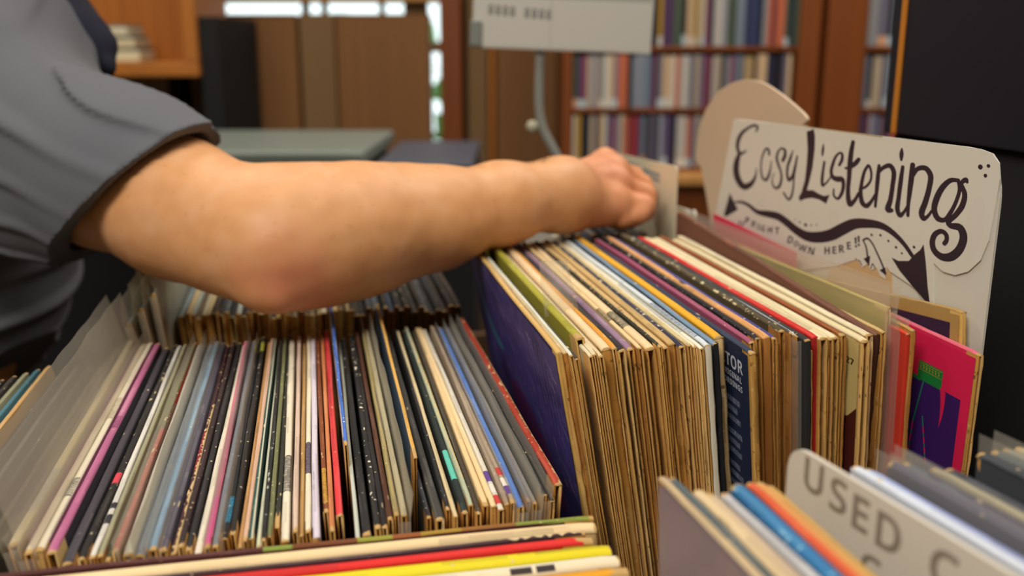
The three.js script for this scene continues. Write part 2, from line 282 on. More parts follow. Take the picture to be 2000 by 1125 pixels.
/* o: a, b (near top corner in bin coordinates), top (height), lean (radians, top towards -a), t, color, face, edge ('open' | 'closed' | 'dark'), edgeTint, size, len, bag, flap, label, group, phi, yaw, nose (near end raised, radians) */
function sleeve(o) {
  const id = sleeveCount++, S = o.size ?? 0.315, L = o.len ?? 0.312, t = o.t, phi = o.phi ?? PHI, g = thing(o.name || 'album_sleeve', o.label, o.category || 'record sleeve', o.group), sd = id * 3.17;
  const face = o.face || o.color;
  g.rotation.order = 'YXZ'; g.rotation.y = phi + (o.yaw || 0); g.rotation.z = o.lean || 0; g.rotation.x = o.nose || 0;
  const p = fromBin(o.a, o.top, o.b, phi), up = V(0, S, 0).applyEuler(g.rotation); g.position.copy(p).sub(up);
  // jacket
  const jb = new THREE.BoxGeometry(t * 0.94, S - t * 0.3, L - 0.0115), fc = col(face), ic = col(o.inner || '#b89c6c'), cc = new Float32Array(72);
  for (let i = 0; i < 24; i++) { const c = i >= 16 && i < 20 ? ic : fc; cc.set([c.r, c.g, c.b], i * 3); }
  jb.setAttribute('color', new THREE.BufferAttribute(cc, 3)); jb.translate(0, (S - t * 0.3) / 2, -(L - 0.0115) / 2 - 0.0108);
  part('jacket', jb, o.gloss ? M.vgloss : M.vcol, g);
  const uv = paintSpine(o); part('spine', spineGeometry(t, S, L, uv, sd, o.nz), uv.mat, g);
  const e = o.edge || 'open', tint = o.edgeTint || mixHex('#ffffff', pick(['#e8d2a8', '#fff2d8', '#d9b987', '#ffffff']), 0.8), rag = o.rag ?? 0.0007, ns = o.ns ?? 60;
  const geos = [];
  if (e === 'open') { const w = Math.min(0.0013, t * 0.36); geos.push(edgeStrip(-t / 2 + w / 2, w, S, t, sd, tint, rag, ns, 0.0145), edgeStrip(t / 2 - w / 2, w, S, t, sd + 50, tint, rag, ns, 0.0145)); }
  else if (e === 'closed') geos.push(edgeStrip(0, t * 0.98, S, t, sd, tint, rag, ns, 0.0145));
  else geos.push(edgeStrip(0, t * 0.98, S, t, sd, o.edgeTint || o.color, rag * 0.4, ns, 0.0145));
  const es = part(e === 'dark' ? 'folded_edge' : 'worn_edge', mergeGeometries(geos), e === 'dark' ? M.vcol : edgeMat, g);
  if (e !== 'dark') es.userData.label = 'worn tan cardboard edge';
  if (o.bag) {
    const w = t + 0.0022, fl = o.flap ?? 0.006, H = S + fl, sheets = [];
    for (const s of [-1, 1]) {
      const q = new THREE.PlaneGeometry(L + 0.008, H, 26, 26), pp = q.attributes.position;
      for (let i = 0; i < pp.count; i++) { const X = pp.getX(i), Y = pp.getY(i) + H / 2, over = Math.max(0, Y - S); pp.setZ(i, N3(X * 22 + sd, Y * 22, s) * (0.0006 + over * 0.06) + (o.flapLean || 0) * over - (over > 0 ? s * Math.min(over, 0.012) * 0.1 : 0)); pp.setY(i, Y); }
      q.rotateY(-Math.PI / 2); q.translate(s * w / 2, 0, -L / 2); sheets.push(q);
    }
    const q = new THREE.PlaneGeometry(w, S - 0.002, 1, 8); q.translate(0, (S - 0.002) / 2, 0.0035); sheets.push(q);
    const m = mergeGeometries(sheets); m.computeVertexNormals(); const b = part('poly_bag', m, o.hazy ? M.bagHazy : M.bag, g); b.userData.label = 'clear plastic bag';
  }
  return g;
}
const finishAtlases = () => { for (const A of atlases) { A.mat.map = texOf(A.c); A.mat.needsUpdate = true; } };
const TOP_L = EYE - 0.213, TOP_R = EYE - 0.164, D = Math.PI / 180;

// --- the lower front bin, left block. [near corner x, y, spine colour, words for the label, options]
const LEFT = [
  [24, 1066, '#cfc3a4', 'cream bagged', { bag: 1, flap: 0.036, flapLean: 0.12, marks: [[0.1, 0.26, null, '#6a74a8']], chips: 0.1, edgeTint: '#e8dcbc' }],
  [52, 1078, '#bfb49c', 'dull beige bagged', { bag: 1, flap: 0.01, flapLean: 0.1, chips: 0.2 }],
  [73, 1076, '#d6ceb6', 'white with small black print', { marks: [[0.17, 0.24, null, '#222'], [0.5, 0.62, null, '#8a8060']], chips: 0.2, face: '#9c5a78', edge: 'closed' }],
  [98, 1080, '#a65a80', 'magenta pink', { chips: 0.15, face: '#35313a', marks: [[0.46, 0.52, null, '#5a2040']] }],
  [128, 1094, '#39343c', 'charcoal grey with a frayed end', { chips: 0.3, face: '#2c2930', edge: 'closed', rag: 0.004 }],
  [158, 1095, '#15120f', 'black scuffed with a red tip label', { chips: 1.5, chip: '#b7a77e', marks: [[0.24, 0.28, '#c23a48']] }],
  [178, 1090, '#c9c6bc', 'off-white with black blocks', { chips: 0.2, marks: [[0.1, 0.13, '#26242c'], [0.15, 0.17, '#26242c']] }],
  [193, 1088, '#8f8d70', 'olive grey', { chips: 0.3 }],
  [207, 1086, '#4b4a34', 'dark olive', { chips: 0.3, patches: [[0.5, 0.8, '#6a7434']] }],
  [224, 1080, '#b8332c', 'bright red chipped', { chips: 1.6, chip: '#ead9b8', patches: [[0.45, 1, '#5c5a2e']] }],
  [248, 1084, '#b9b6aa', 'pale grey bagged', { bag: 1, hazy: 1, flap: 0.008, chips: 0.2 }],
  [272, 1082, '#77839a', 'grey blue bagged', { bag: 1, flap: 0.006, chips: 0.3 }],
  [297, 1079, '#7a93a8', 'steel blue bagged', { bag: 1, flap: 0.004, chips: 0.2 }],
  [317, 1076, '#504d5c', 'slate grey', { chips: 0.3 }],
  [338, 1074, '#3a1a1d', 'dark maroon with a torn tan edge', { chips: 2.2, chip: '#cbb07c', patches: [[0.28, 0.45, '#7c1526']], torn: [0, 0.6, 7] }],
  [352, 1073, '#2b181a', 'black maroon', { chips: 1.2, chip: '#c4ab7a' }],
  [367, 1072, '#1b1a1c', 'matte black', { chips: 0.7 }],
  [385, 1080, '#d4ccb8', 'thick white', { chips: 0.15, edge: 'closed' }],
  [404, 1076, '#c96f86', 'rose pink', { chips: 0.15, patches: [[0, 0.16, '#d14a8e']] }],
  [419, 1074, '#6f7279', 'smoke grey bagged', { bag: 1, chips: 0.3 }],
  [438, 1050, '#17171a', 'black with turquoise print', { chips: 0.5, marks: [[0.05, 0.14, null, '#29b8ee']] }],
  [453, 1042, '#1d1a18', 'black scuffed', { chips: 1.3, chip: '#c9bda2', patches: [[0.88, 0.95, '#a4a832']] }],
  [469, 1064, '#b0834c', 'caramel brown', { chips: 0.3 }],
  [479, 1062, '#c7a288', 'dusty pink beige', { chips: 0.2 }],
  [489, 1057, '#1f4a44', 'dark teal', { chips: 0.4, stripe: '#c9c6ae' }],
  [504, 1068, '#c3c6ac', 'pale greenish white', { chips: 0.2 }],
  [514, 1060, '#161617', 'black flecked', { chips: 1.4, chip: '#a9a596' }],
  [526, 1048, '#6d7048', 'mossy green', { chips: 0.9, chip: '#b9b77e' }],
  [540, 1024, '#24261c', 'black green with a torn end', { chips: 1, wear: 120 }],
  [556, 1058, '#d9d0b8', 'white with a black label block', { chips: 0.2, marks: [[0.16, 0.3, '#1c1a1c', '#d9d0b8']], edge: 'closed' }],
  [576, 1042, '#cbb2a0', 'pinkish cream', { chips: 0.3 }],
  [588, 1040, '#a8824a', 'tan brown', { chips: 0.3 }],
  [601, 1042, '#dacfb4', 'cream with a dark label block', { chips: 0.2, marks: [[0.2, 0.33, '#241c26', '#8a7a8a']] }],
  [617, 1064, '#cbc2cf', 'lavender white', { chips: 0.1, edge: 'closed', wear: 4 }],
  [636, 1000, '#7a3c14', 'brown with yellow print', { chips: 0.8, marks: [[0.03, 0.16, null, '#e2c03a']] }],
  [649, 1036, '#c67a48', 'peach orange', { chips: 0.2 }],
  [663, 1006, '#cf3236', 'scarlet', { chips: 0.2, stripe: '#e0484a' }],
  [677, 905, '#3f6bc4', 'bright blue pushed back', { chips: 0.6, chip: '#e8e6da', wear: 40, face: '#d8d4c4', top: 0.012, edgeTint: '#f4ead0' }],
  [699, 1046, '#b7bcae', 'pale grey green', { chips: 0.3, face: '#5c1a2c', edge: 'closed', edgeTint: '#f0f0e4' }],
  [717, 1041, '#121213', 'black speckled', { chips: 0.8, chip: '#8b8878' }],
  [738, 1031, '#131213', 'black with white flecks', { chips: 1.8, chip: '#d8d0b8', face: '#131213' }],
  [752, 1027, '#161316', 'plain black', { chips: 0.3 }],
  [763, 1014, '#4e2a18', 'reddish brown', { chips: 0.6 }],
  [775, 1010, '#a1925c', 'khaki', { chips: 0.3 }],
  [790, 1012, '#bdb597', 'beige bagged', { bag: 1, hazy: 1, flap: 0.012, chips: 0.2 }],
  [812, 930, '#d3a24c', 'golden orange pushed back', { chips: 0.4, top: 0.01, face: '#2b4a68', wear: 90 }],
  [838, 1003, '#181a22', 'blue black scuffed', { chips: 1.2, chip: '#8f95a0' }],
  [860, 1006, '#3b3a36', 'dark grey', { chips: 0.3 }],
  [876, 991, '#121214', 'jet black', { chips: 0.7, chip: '#9c9a8e' }],
  [891, 1008, '#c9b78c', 'light tan', { chips: 0.3 }],
  [909, 995, '#142422', 'black teal with a turquoise patch', { chips: 0.4, marks: [[0.12, 0.24, '#58b8a4']] }],
  [921, 986, '#a9b094', 'faded sage with torn gold edge', { chips: 1.8, chip: '#d2b06c', torn: [0.1, 0.9, 8] }],
  [936, 996, '#3d3526', 'dark brown grey', { chips: 0.3 }],
  [949, 982, '#dcc08c', 'pale straw', { chips: 0.15 }],
  [965, 985, '#dec493', 'straw coloured', { chips: 0.15, edge: 'closed' }],
  [980, 988, '#c9c4b4', 'white with purple and red blocks', { chips: 0.1, marks: [[0.02, 0.05, '#b8342f'], [0.06, 0.09, '#d8d0c4'], [0.1, 0.14, '#5a3a86']] }],
  [992, 984, '#948470', 'taupe', { chips: 0.2, edge: 'closed' }],
  [1002, 981, '#9c8a72', 'taupe with red and purple blocks', { chips: 0.2, marks: [[0.03, 0.06, '#5a3a86'], [0.06, 0.09, '#d8d0c4'], [0.1, 0.13, '#b8342f']] }],
  [1019, 984, '#4f74b8', 'cornflower blue', { chips: 0.15, bag: 1, flap: 0.004, wear: 6 }],
  [1034, 973, '#7c7870', 'mid grey', { chips: 0.3 }],
  [1046, 978, '#8a8682', 'silver grey bagged', { bag: 1, chips: 0.2 }],
  [1065, 968, '#1a1c1e', 'glossy black', { chips: 0.5, chip: '#b9b5a8', gloss: 1, bag: 1 }],
  [1080, 974, '#101011', 'black with a tan torn edge', { chips: 1, chip: '#b99a62', torn: [0, 0.95, 10] }],
  [1091, 950, '#a5341c', 'rust red with a frayed edge', { chips: 1.4, chip: '#c9b27c', torn: [0, 0.9, 9], face: '#2c1a3a' }],
];
{
  const P = LEFT.map(([x, y]) => onHeight(x, y, 0.213));
  LEFT.forEach(([x, y, color, words, o], i) => {
    const { a, b } = P[i], gap = Math.min(i ? a - P[i - 1].a : 1, i < P.length - 1 ? P[i + 1].a - a : 1), f = (a + 0.13) / 0.24;
    sleeve({ a, b: clamp(b, 0.401, 0.53), top: TOP_L + (o.top || 0) + rr(-0.002, 0.002), lean: (9 - 13 * clamp(f, 0, 1)) * D, t: clamp(gap * 0.9, 0.0021, 0.0046), yaw: rr(-0.006, 0.006), color, ...o, top: TOP_L + (o.top || 0) + rr(-0.002, 0.002),
      label: `record sleeve with ${words} spine, in the low front bin` });
  });
}
// --- sleeves turned across the front of the bin
{
  const FR = [[0.3945, '#4a1f1c', 'brown with a leafy green and orange right end', 0.0032, { patches: [[0, 0.12, '#7c8a30'], [0.12, 0.2, '#8a5a1c'], [0.2, 0.26, '#9a7a20'], [0.26, 0.3, '#8a4a1c'], [0.3, 0.35, '#8a8a2c'], [0.35, 0.44, '#6c3a18'], [0.44, 0.48, '#7a8a38']], chips: 0.3 }],
    [0.3875, '#e0c596', 'pale straw', 0.0075, { chips: 0.1, edge: 'closed' }], [0.3805, '#372126', 'thin dark plum', 0.0026, { chips: 0.6, torn: [0, 0.12, 2] }],
    [0.3755, '#d2221f', 'bright red', 0.0052, { chips: 0.15, wear: 60 }], [0.3675, '#d8c80f', 'vivid yellow', 0.0082, { chips: 0.1, wear: 10, gloss: 1 }],
    [0.358, '#dccfae', 'cream with two black dashes', 0.0082, { chips: 0.15, stripe: '#dcdad2', marks: [] , edge: 'closed' }], [0.349, '#dd9a18', 'golden yellow', 0.0062, { chips: 0.6, wear: 60 }], [0.337, '#a89868', 'woven olive', 0.0125, { chips: 1.2, chip: '#cabd90', edge: 'closed' }], [0.324, '#8a3a2c', 'brick red', 0.006, { chips: 0.5 }]];
  FR.forEach(([b, color, words, t, o], i) => {
    // turned a quarter round: the near end of the sleeve builder points to +a
    const a0 = 0.119 + [0.004, 0.003, -0.004, -0.002, 0.004, 0.005, 0.006, 0.006, 0.004][i] - 0.003, p = fromBin(a0, 0, b + 0.0035), phi = PHI + Math.PI / 2 + 0.006;
    const A = p.x * Math.cos(phi) - p.z * Math.sin(phi), B = -p.x * Math.sin(phi) - p.z * Math.cos(phi);
    sleeve({ a: A, b: B, top: TOP_L + 0.001 - i * 0.0003, lean: 2.5 * D, t, color, phi, label: `record sleeve with ${words} spine, lying crosswise`, ...o, ...(i === 5 ? { dashes: [[0.094, 0.12], [0.126, 0.156]] } : {}) });
  });
}
// --- the raised bin, right block
const RIGHT = [
  [1098, 690, '#c9a35e', 'tan worn', { t: 0.0036, edge: 'closed', art: 'indigo', face: '#2b2350', chips: 1, chip: '#e0c48c', rag: 0.0015 }],
  [1109, 688, '#b9a57c', 'dull tan', { chips: 1, edge: 'closed', rag: 0.001 }],
  [1121, 694, '#c9cec0', 'pale sage white', { face: '#a9b096', chips: 0.2 }],
  [1131, 700, '#39332a', 'thin dark brown', { chips: 0.8, face: '#14110e' }],
  [1141, 672, '#9f9a2c', 'thick lime green', { t: 0.0052, chips: 0.3, chip: '#d0c080', wear: 50, top: 0.004 }],
  [1158, 694, '#d3c6a2', 'cream with a black dash', { chips: 0.2, marks: [[0.07, 0.1, '#2a2622'], [0.12, 0.14, '#2a2622']] }],
  [1168, 693, '#d9cba6', 'light cream', { chips: 0.2 }],
  [1180, 692, '#cbb992', 'sand', { chips: 0.3 }],
  [1194, 683, '#e0c49a', 'wide peach cream', { t: 0.0058, chips: 0.15, edge: 'closed', top: 0.002 }],
  [1206, 681, '#cf8f2a', 'thin amber', { chips: 0.3 }],
  [1222, 684, '#191619', 'black broad', { t: 0.0045, chips: 0.7, chip: '#d8cfb4', face: '#141214' }],
  [1240, 676, '#8c7088', 'mauve', { t: 0.0042, chips: 0.6 }],
  [1256, 680, '#d9c08c', 'straw with round black print', { chips: 0.3, marks: [[0.18, 0.27, '#3a3428', '#d9c08c']] }],
  [1281, 674, '#dfc598', 'wide straw with a black print block', { t: 0.0056, chips: 0.2, marks: [[0.14, 0.25, '#2c2820', '#d9c8a0']], edge: 'open' }],
  [1294, 677, '#2a2a1e', 'black green with torn tan edge', { chips: 1.6, torn: [0, 1, 9], chip: '#d2b47a' }],
  [1307, 674, '#c9a870', 'torn tan', { chips: 1.5, chip: '#8a6a3a', rag: 0.0016 }],
  [1320, 669, '#c2a268', 'rough tan', { t: 0.0045, chips: 1, edge: 'closed', rag: 0.0014 }],
  [1340, 673, '#20243c', 'navy with cream flakes', { t: 0.004, chips: 2, chip: '#d8cba8', torn: [0, 1, 11], rag: 0.0016 }],
  [1352, 673, '#c9b888', 'speckled cream', { chips: 1.2, chip: '#9a8a5c' }],
  [1363, 674, '#dcd3b4', 'pale cream', { chips: 0.2 }],
  [1376, 676, '#dfdcca', 'ivory', { chips: 0.3, marks: [[0.1, 0.5, null, '#6a7a8c']] }],
  [1389, 675, '#c9d4da', 'ice blue white', { t: 0.0036, chips: 0.3, edge: 'dark', edgeTint: '#ded9c4', face: '#cfccb4', marks: [[0.05, 0.3, null, '#3a4a60']] }],
  [1403, 671, '#6f8ba6', 'sky photo', { t: 0.0034, chips: 0.4, chip: '#d8e0e4', edge: 'dark', edgeTint: '#15171d', face: '#10131a' }],
  [1414, 661, '#dfa51f', 'sunny yellow', { t: 0.0056, chips: 0.15, wear: 14, top: 0.003, edge: 'closed' }],
  [1469, 680, '#27344e', 'navy lettered', { t: 0.004, art: 'navy', face: '#17233a', chips: 0.4, edge: 'closed', b: -0.006, edgeTint: '#f4ead0' }],
  [1476, 668, '#9a4a68', 'thin raspberry', { chips: 0.4 }],
  [1487, 660, '#17141a', 'black flaked', { chips: 2, chip: '#c8b8a0', torn: [0, 0.5, 11] }],
  [1495, 652, '#241c22', 'black rubbed', { chips: 1.6, chip: '#b8a890' }],
  [1507, 657, '#d39a5c', 'apricot', { t: 0.005, chips: 0.2, edge: 'dark', edgeTint: '#b87c38', face: '#b87a34', wearColor: '#d29a58' }],
  [1520, 656, '#3f4288', 'thin violet blue', { chips: 0.8, chip: '#d8d4cc' }],
  [1535, 646, '#4b4027', 'dark olive brown flaked', { t: 0.0044, chips: 2.2, chip: '#d8cca0' }],
  [1550, 652, '#3d4038', 'grey green', { chips: 0.4 }],
  [1563, 657, '#c3c8cc', 'glassy white bagged', { bag: 1, flap: -0.002, chips: 0.2 }],
  [1585, 664, '#2a2a2c', 'black grey', { t: 0.0042, chips: 0.5, edge: 'dark', edgeTint: '#232323', face: '#1d1c1c' }],
  [1600, 657, '#c9241c', 'bright red', { t: 0.0046, chips: 0.15, edge: 'dark', edgeTint: '#a81c14', wear: 8, wearColor: '#c9241c' }],
  [1618, 659, '#dccfa8', 'cream with brown handwriting', { t: 0.0054, chips: 0.1, marks: [[0.05, 0.5, null, '#a8926a']] }],
  [1630, 657, '#d9caa0', 'buttermilk', { chips: 0.2 }],
  [1641, 654, '#e0d4ae', 'smooth cream', { t: 0.0044, chips: 0.1 }],
  [1655, 651, '#8f4a1c', 'thin chestnut', { chips: 0.4 }],
  [1694, 657, '#dccda2', 'wide cream', { t: 0.0052, chips: 0.2, art: 'yellowed', face: '#c9b67c', b: -0.004 }],
  [1707, 653, '#e2d6b2', 'milky cream', { t: 0.0048, chips: 0.1 }],
  [1720, 649, '#6e4634', 'tall chocolate brown', { t: 0.005, chips: 0.15, face: '#6e4634', len: 0.325, size: 0.322, nose: 0.062, edge: 'dark', edgeTint: '#4a2a1c', wear: 4, marks: [[0.62, 0.68, null, '#a85a44']] }],
  [1732, 649, '#c7a870', 'tan', { chips: 0.3 }],
];
const rightBin = [];
{
  const P = RIGHT.map(([x, y, , , o]) => { const q = onHeight(x, y, 0.164); q.b = clamp(q.b, 0.478, 0.525) + (o.b || 0); return q; });
  const leanAt = (a) => (10 - 8 * clamp((a - 0.129) / 0.2, 0, 1)) * D;
  const solid = new Set([24, 39]);                                    // before these the photograph shows the cover of the next sleeve
  const art = {};
  RIGHT.forEach(([x, y, color, words, o], i) => {
    const { a, b } = P[i], prev = i ? a - P[i - 1].a : 0.004, t = o.t ?? clamp(prev * 0.86, 0.0022, 0.0038);
    const g = sleeve({ color, ...o, a: a - t / 2, b, top: TOP_R + (o.top || 0) + rr(-0.001, 0.001), lean: leanAt(a), t, yaw: rr(-0.004, 0.004), label: `record sleeve with ${words} spine, in the raised bin` });
    if (o.art) art[o.art] = { g, t };
    rightBin.push(g);
    // thin sleeves that fill a wide step between two spines
    if (i && !solid.has(i)) {
      const a0 = P[i - 1].a, free = a - t - a0, n = Math.floor(free / 0.0024);
      for (let k = 0; k < n; k++) {
        const tt = free / n * 0.74, aa = a0 + (k + 0.5) * free / n, dark = rnd() < 0.42;
        sleeve({ color: dark ? pick(['#2a2018', '#1c1a1e', '#3a2c22']) : pick(['#c9b07c', '#b89a60', '#d4c298', '#a88a54']), a: aa, b: P[i - 1].b + (b - P[i - 1].b) * (k + 0.5) / n + rr(-0.002, 0.004), top: TOP_R - rr(0.003, 0.007), lean: leanAt(aa), t: tt, chips: 1, edge: dark && rnd() < 0.7 ? 'dark' : rnd() < 0.35 ? 'closed' : 'open',
          label: `thin ${dark ? 'dark' : 'tan'} sleeve left of the ${words} one, raised bin`, group: dark ? 'thin dark sleeves in the raised bin' : 'thin tan sleeves in the raised bin' });
      }
    }
  });
  // printed covers on the sides that show
  function cover(key, w, h, draw) {
    const { g, t } = art[key], c = canvasOf(w, h); draw(c.getContext('2d'), w, h);
    const q = new THREE.PlaneGeometry(0.306, 0.311); q.rotateY(-Math.PI / 2); q.translate(-t * 0.47 - 0.0003, 0.1565, -0.1565);
    part('cover_print', q, std({ map: texOf(c), roughness: 0.5 }), g);
  }
  cover('indigo', 1024, 1024, (g, w, h) => {
    g.fillStyle = '#4a4086'; g.fillRect(0, 0, w, h);
    for (let i = 0; i < 200; i++) { g.globalAlpha = rr(0.08, 0.3); g.fillStyle = pick(['#2c2358', '#52478a', '#221a46', '#4d4284']); const x = rr(0, w), y = rr(0, h * 0.5), r = rr(20, 90); g.beginPath(); for (let k = 0; k < 9; k++) { const a = k / 9 * 6.28, q = r * rr(0.5, 1.2); g.lineTo(x + Math.cos(a) * q, y + Math.sin(a) * q * 0.5); } g.fill(); }
    for (let i = 0; i < 150; i++) { g.globalAlpha = rr(0.3, 0.85); g.strokeStyle = pick(['#9c93c0', '#c4b498', '#7a72a8', '#8a81b8']); g.lineWidth = rr(1.5, 4); const x = rr(0.15, 1) * w, y = rr(0, h * 0.3); g.beginPath(); g.moveTo(x, y); g.quadraticCurveTo(x + rr(-20, 24), y + rr(5, 18), x + rr(0, 50), y + rr(6, 34)); g.stroke(); }
    for (let i = 0; i < 7; i++) { g.globalAlpha = 0.6; g.strokeStyle = '#766fa8'; g.lineWidth = 6; g.beginPath(); const x = w * (0.74 + i * 0.032); g.moveTo(x, h * 0.03 + i * 6); g.bezierCurveTo(x - 24, h * 0.08, x + 24, h * 0.13, x + 6, h * 0.2); g.stroke(); }
    g.globalAlpha = 0.95; g.strokeStyle = '#2f9aa0'; g.lineWidth = 16; g.beginPath(); g.moveTo(w * 0.06, h * 0.09); g.quadraticCurveTo(w * 0.1, h * 0.19, w * 0.32, h * 0.2); g.stroke();
    g.globalAlpha = 0.9; g.fillStyle = '#6a2468'; g.beginPath(); g.ellipse(w * 0.6, h * 0.33, w * 0.25, h * 0.07, 0.2, 0, 7); g.fill();
  });
  cover('navy', 2048, 2048, (g, w, h) => {
    g.fillStyle = '#1a2a4a'; g.fillRect(0, 0, w, h); g.fillStyle = '#cfd4e0'; g.textAlign = 'right'; g.textBaseline = 'top';
    g.save(); g.translate(w * 0.978, h * 0.012); g.scale(1.12, 1); g.font = 'bold 74px sans-serif'; g.fillText('VICTOR', 0, 0); g.font = 'bold 34px sans-serif'; g.fillText('ORIGINAL', -12, 76); g.fillText('RECORDINGS', -8, 112); g.restore();
    let y = h * 0.105; for (let i = 0; i < 16; i++) { scribble(g, w * 0.8, y, w * (0.165 - 0.02 * rnd()), 24, '#aab0c8'); y += i % 3 === 2 ? 58 : 40; }
  });
  cover('yellowed', 1024, 1024, (g, w, h) => {
    g.fillStyle = '#cdb978'; g.fillRect(0, 0, w, h);
    for (let i = 0; i < 90; i++) { g.globalAlpha = 0.1; g.fillStyle = pick(['#a8925a', '#e0d0a0']); g.beginPath(); g.ellipse(rr(0, w), rr(0, h), rr(10, 80), rr(10, 60), rr(0, 3), 0, 7); g.fill(); }
    g.globalAlpha = 1; g.fillStyle = '#4a1a14'; g.beginPath(); g.moveTo(0, h * 0.3); g.quadraticCurveTo(w * 0.9, h * 0.19, w * 0.97, h * 0.155); g.lineTo(w, h * 0.13); g.lineTo(w, h); g.lineTo(0, h); g.fill();
    g.fillStyle = '#222018'; g.save(); g.translate(w * 0.985, h * 0.05); g.scale(1.7, 1); g.font = 'bold 17px sans-serif'; g.textAlign = 'right'; g.fillText('1127', 0, 0); g.restore();
  });
}
// --- loose right end of the raised bin: red sleeve in a clear bag, pink cover, purple cover
function coverOn(g, t, L, S, c, rough = 0.5) { const q = new THREE.PlaneGeometry(L - 0.004, S - 0.004); q.rotateY(-Math.PI / 2); q.translate(-t * 0.47 - 0.0004, S / 2 - 0.001, -L / 2); return part('cover_print', q, std({ map: texOf(c), roughness: rough }), g); }
{
  const top = TOP_R;
  { // yellow green cover in a clear bag
    const c = canvasOf(512, 512), g2 = c.getContext('2d'); g2.fillStyle = '#c2b45c'; g2.fillRect(0, 0, 512, 512);
    for (let i = 0; i < 90; i++) { g2.globalAlpha = 0.12; g2.fillStyle = pick(['#97a252', '#dcc870', '#9fae62', '#cfb458']); g2.beginPath(); g2.ellipse(rr(0, 512), rr(0, 512), rr(15, 90), rr(10, 50), rr(0, 3), 0, 7); g2.fill(); }
    const g = sleeve({ a: 0.3345, b: 0.507, top: top + 0.012, nose: -0.027, lean: 2 * D, t: 0.003, color: '#c2b45c', face: '#b9ab58', chips: 0.2, bag: 1, flap: 0.013, flapLean: -0.04, label: 'yellow green record sleeve in a clear plastic bag, in front of the lettered sign' });
    coverOn(g, 0.003, 0.312, 0.315, c);
  }
  const put = (u, v, o) => { const q = onHeight(u, v, EYE - o.top); return sleeve({ a: q.a, b: q.b, ...o }); };
  put(1757, 641, { top: top + 0.001, lean: 2 * D, t: 0.0026, color: '#6b5a48', face: '#8a7a68', chips: 0.3, bag: 1, flap: 0.006, label: 'brown grey record sleeve in a clear bag, just left of the orange red one' });
  put(1775, 650, { top: top + 0.001, lean: 2 * D, t: 0.003, color: '#d43a1c', face: '#d4341c', chips: 0.3, edge: 'dark', edgeTint: '#c8321a', label: 'orange red record sleeve behind the clear bag, in the raised bin' });
  put(1786, 644, { top: top + 0.003, lean: 1.6 * D, t: 0.003, color: '#b8924e', chips: 0.6, edge: 'closed', label: 'tan edged record sleeve directly left of the pink and purple cover' });
  { // pink and purple cover
    const w = 2048, c = canvasOf(w, w), g = c.getContext('2d'); g.fillStyle = '#d8194f'; g.fillRect(0, 0, w, w);
    const X = (f) => w * (1 - f), Y = (f) => w * f;                    // f: distance from the near and the upper edge, as a share of the cover
    g.fillStyle = '#34125e'; g.fillRect(0, Y(0.088), X(0.026), w);
    g.fillStyle = '#127a35'; g.fillRect(X(0.16), Y(0.052), w * 0.076, Y(0.038)); g.beginPath(); g.moveTo(X(0.2), Y(0.082)); g.lineTo(X(0.15), Y(0.086)); g.lineTo(X(0.15), Y(0.093)); g.lineTo(X(0.2), Y(0.09)); g.fill();
    g.fillStyle = '#b0852e'; for (let i = 0; i < 7; i++) { g.fillRect(X(0.156 - i * 0.0095), Y(0.058), w * 0.005, Y(0.0022)); g.fillRect(X(0.154 - i * 0.0095), Y(0.0615), w * 0.003, Y(0.005)); } g.fillRect(X(0.158), Y(0.0545), w * 0.072, Y(0.0012)); g.fillRect(X(0.158), Y(0.0685), w * 0.072, Y(0.0012));
    const line = (x0, y0, x1, y1, lw, c, dash) => { g.strokeStyle = c; g.lineWidth = lw; g.setLineDash(dash || []); g.beginPath(); g.moveTo(X(x0), Y(y0)); g.lineTo(X(x1), Y(y1)); g.stroke(); g.setLineDash([]); };
    line(0.139, 0.088, 0.158, 0.18, 8, '#147a5c'); line(0.158, 0.18, 0.168, 0.34, 8, '#147a5c'); line(0.158, 0.18, 0.166, 0.3, 8, '#d8194f', [34, 20]);
    g.fillStyle = '#d8194f'; g.beginPath(); g.moveTo(X(0.088), Y(0.084)); g.lineTo(X(0.07), Y(0.09)); g.quadraticCurveTo(X(0.066), Y(0.13), X(0.079), Y(0.163)); g.quadraticCurveTo(X(0.076), Y(0.12), X(0.088), Y(0.084)); g.fill();
    line(0.13, 0.158, 0.104, 0.25, 7, '#147a5c'); line(0.124, 0.178, 0.104, 0.25, 7, '#d8194f', [26, 14]);
    const s = sleeve({ a: 0.3555, b: 0.449, top: top - 0.001, lean: -0.6 * D, t: 0.0036, color: '#e06a7e', face: '#d8194f', chips: 0.4, edge: 'open', label: 'hot pink and dark purple record cover with a green print box and paint drips' });
    coverOn(s, 0.0036, 0.312, 0.315, c, 0.55);
  }
  { // dark purple cover with tan border, standing higher behind
    const c = canvasOf(512, 512), g = c.getContext('2d'); g.fillStyle = '#b08d50'; g.fillRect(0, 0, 512, 512); for (let i = 0; i < 70; i++) { g.globalAlpha = 0.15; g.fillStyle = pick(['#8a682e', '#c9a868']); g.fillRect(rr(0, 512), rr(0, 512), rr(4, 60), rr(1, 4)); }
    g.globalAlpha = 1; g.fillStyle = '#2a1838'; g.fillRect(0, 9, 499, 503);
    const s = sleeve({ a: 0.3605, b: 0.474, top: top + 0.017, nose: -0.11, lean: 0, t: 0.0036, color: '#b08d50', face: '#b08d50', chips: 0.6, edge: 'closed', label: 'dark purple record cover with a worn tan border, behind the pink one' });
    coverOn(s, 0.0036, 0.312, 0.315, c, 0.6);
  }
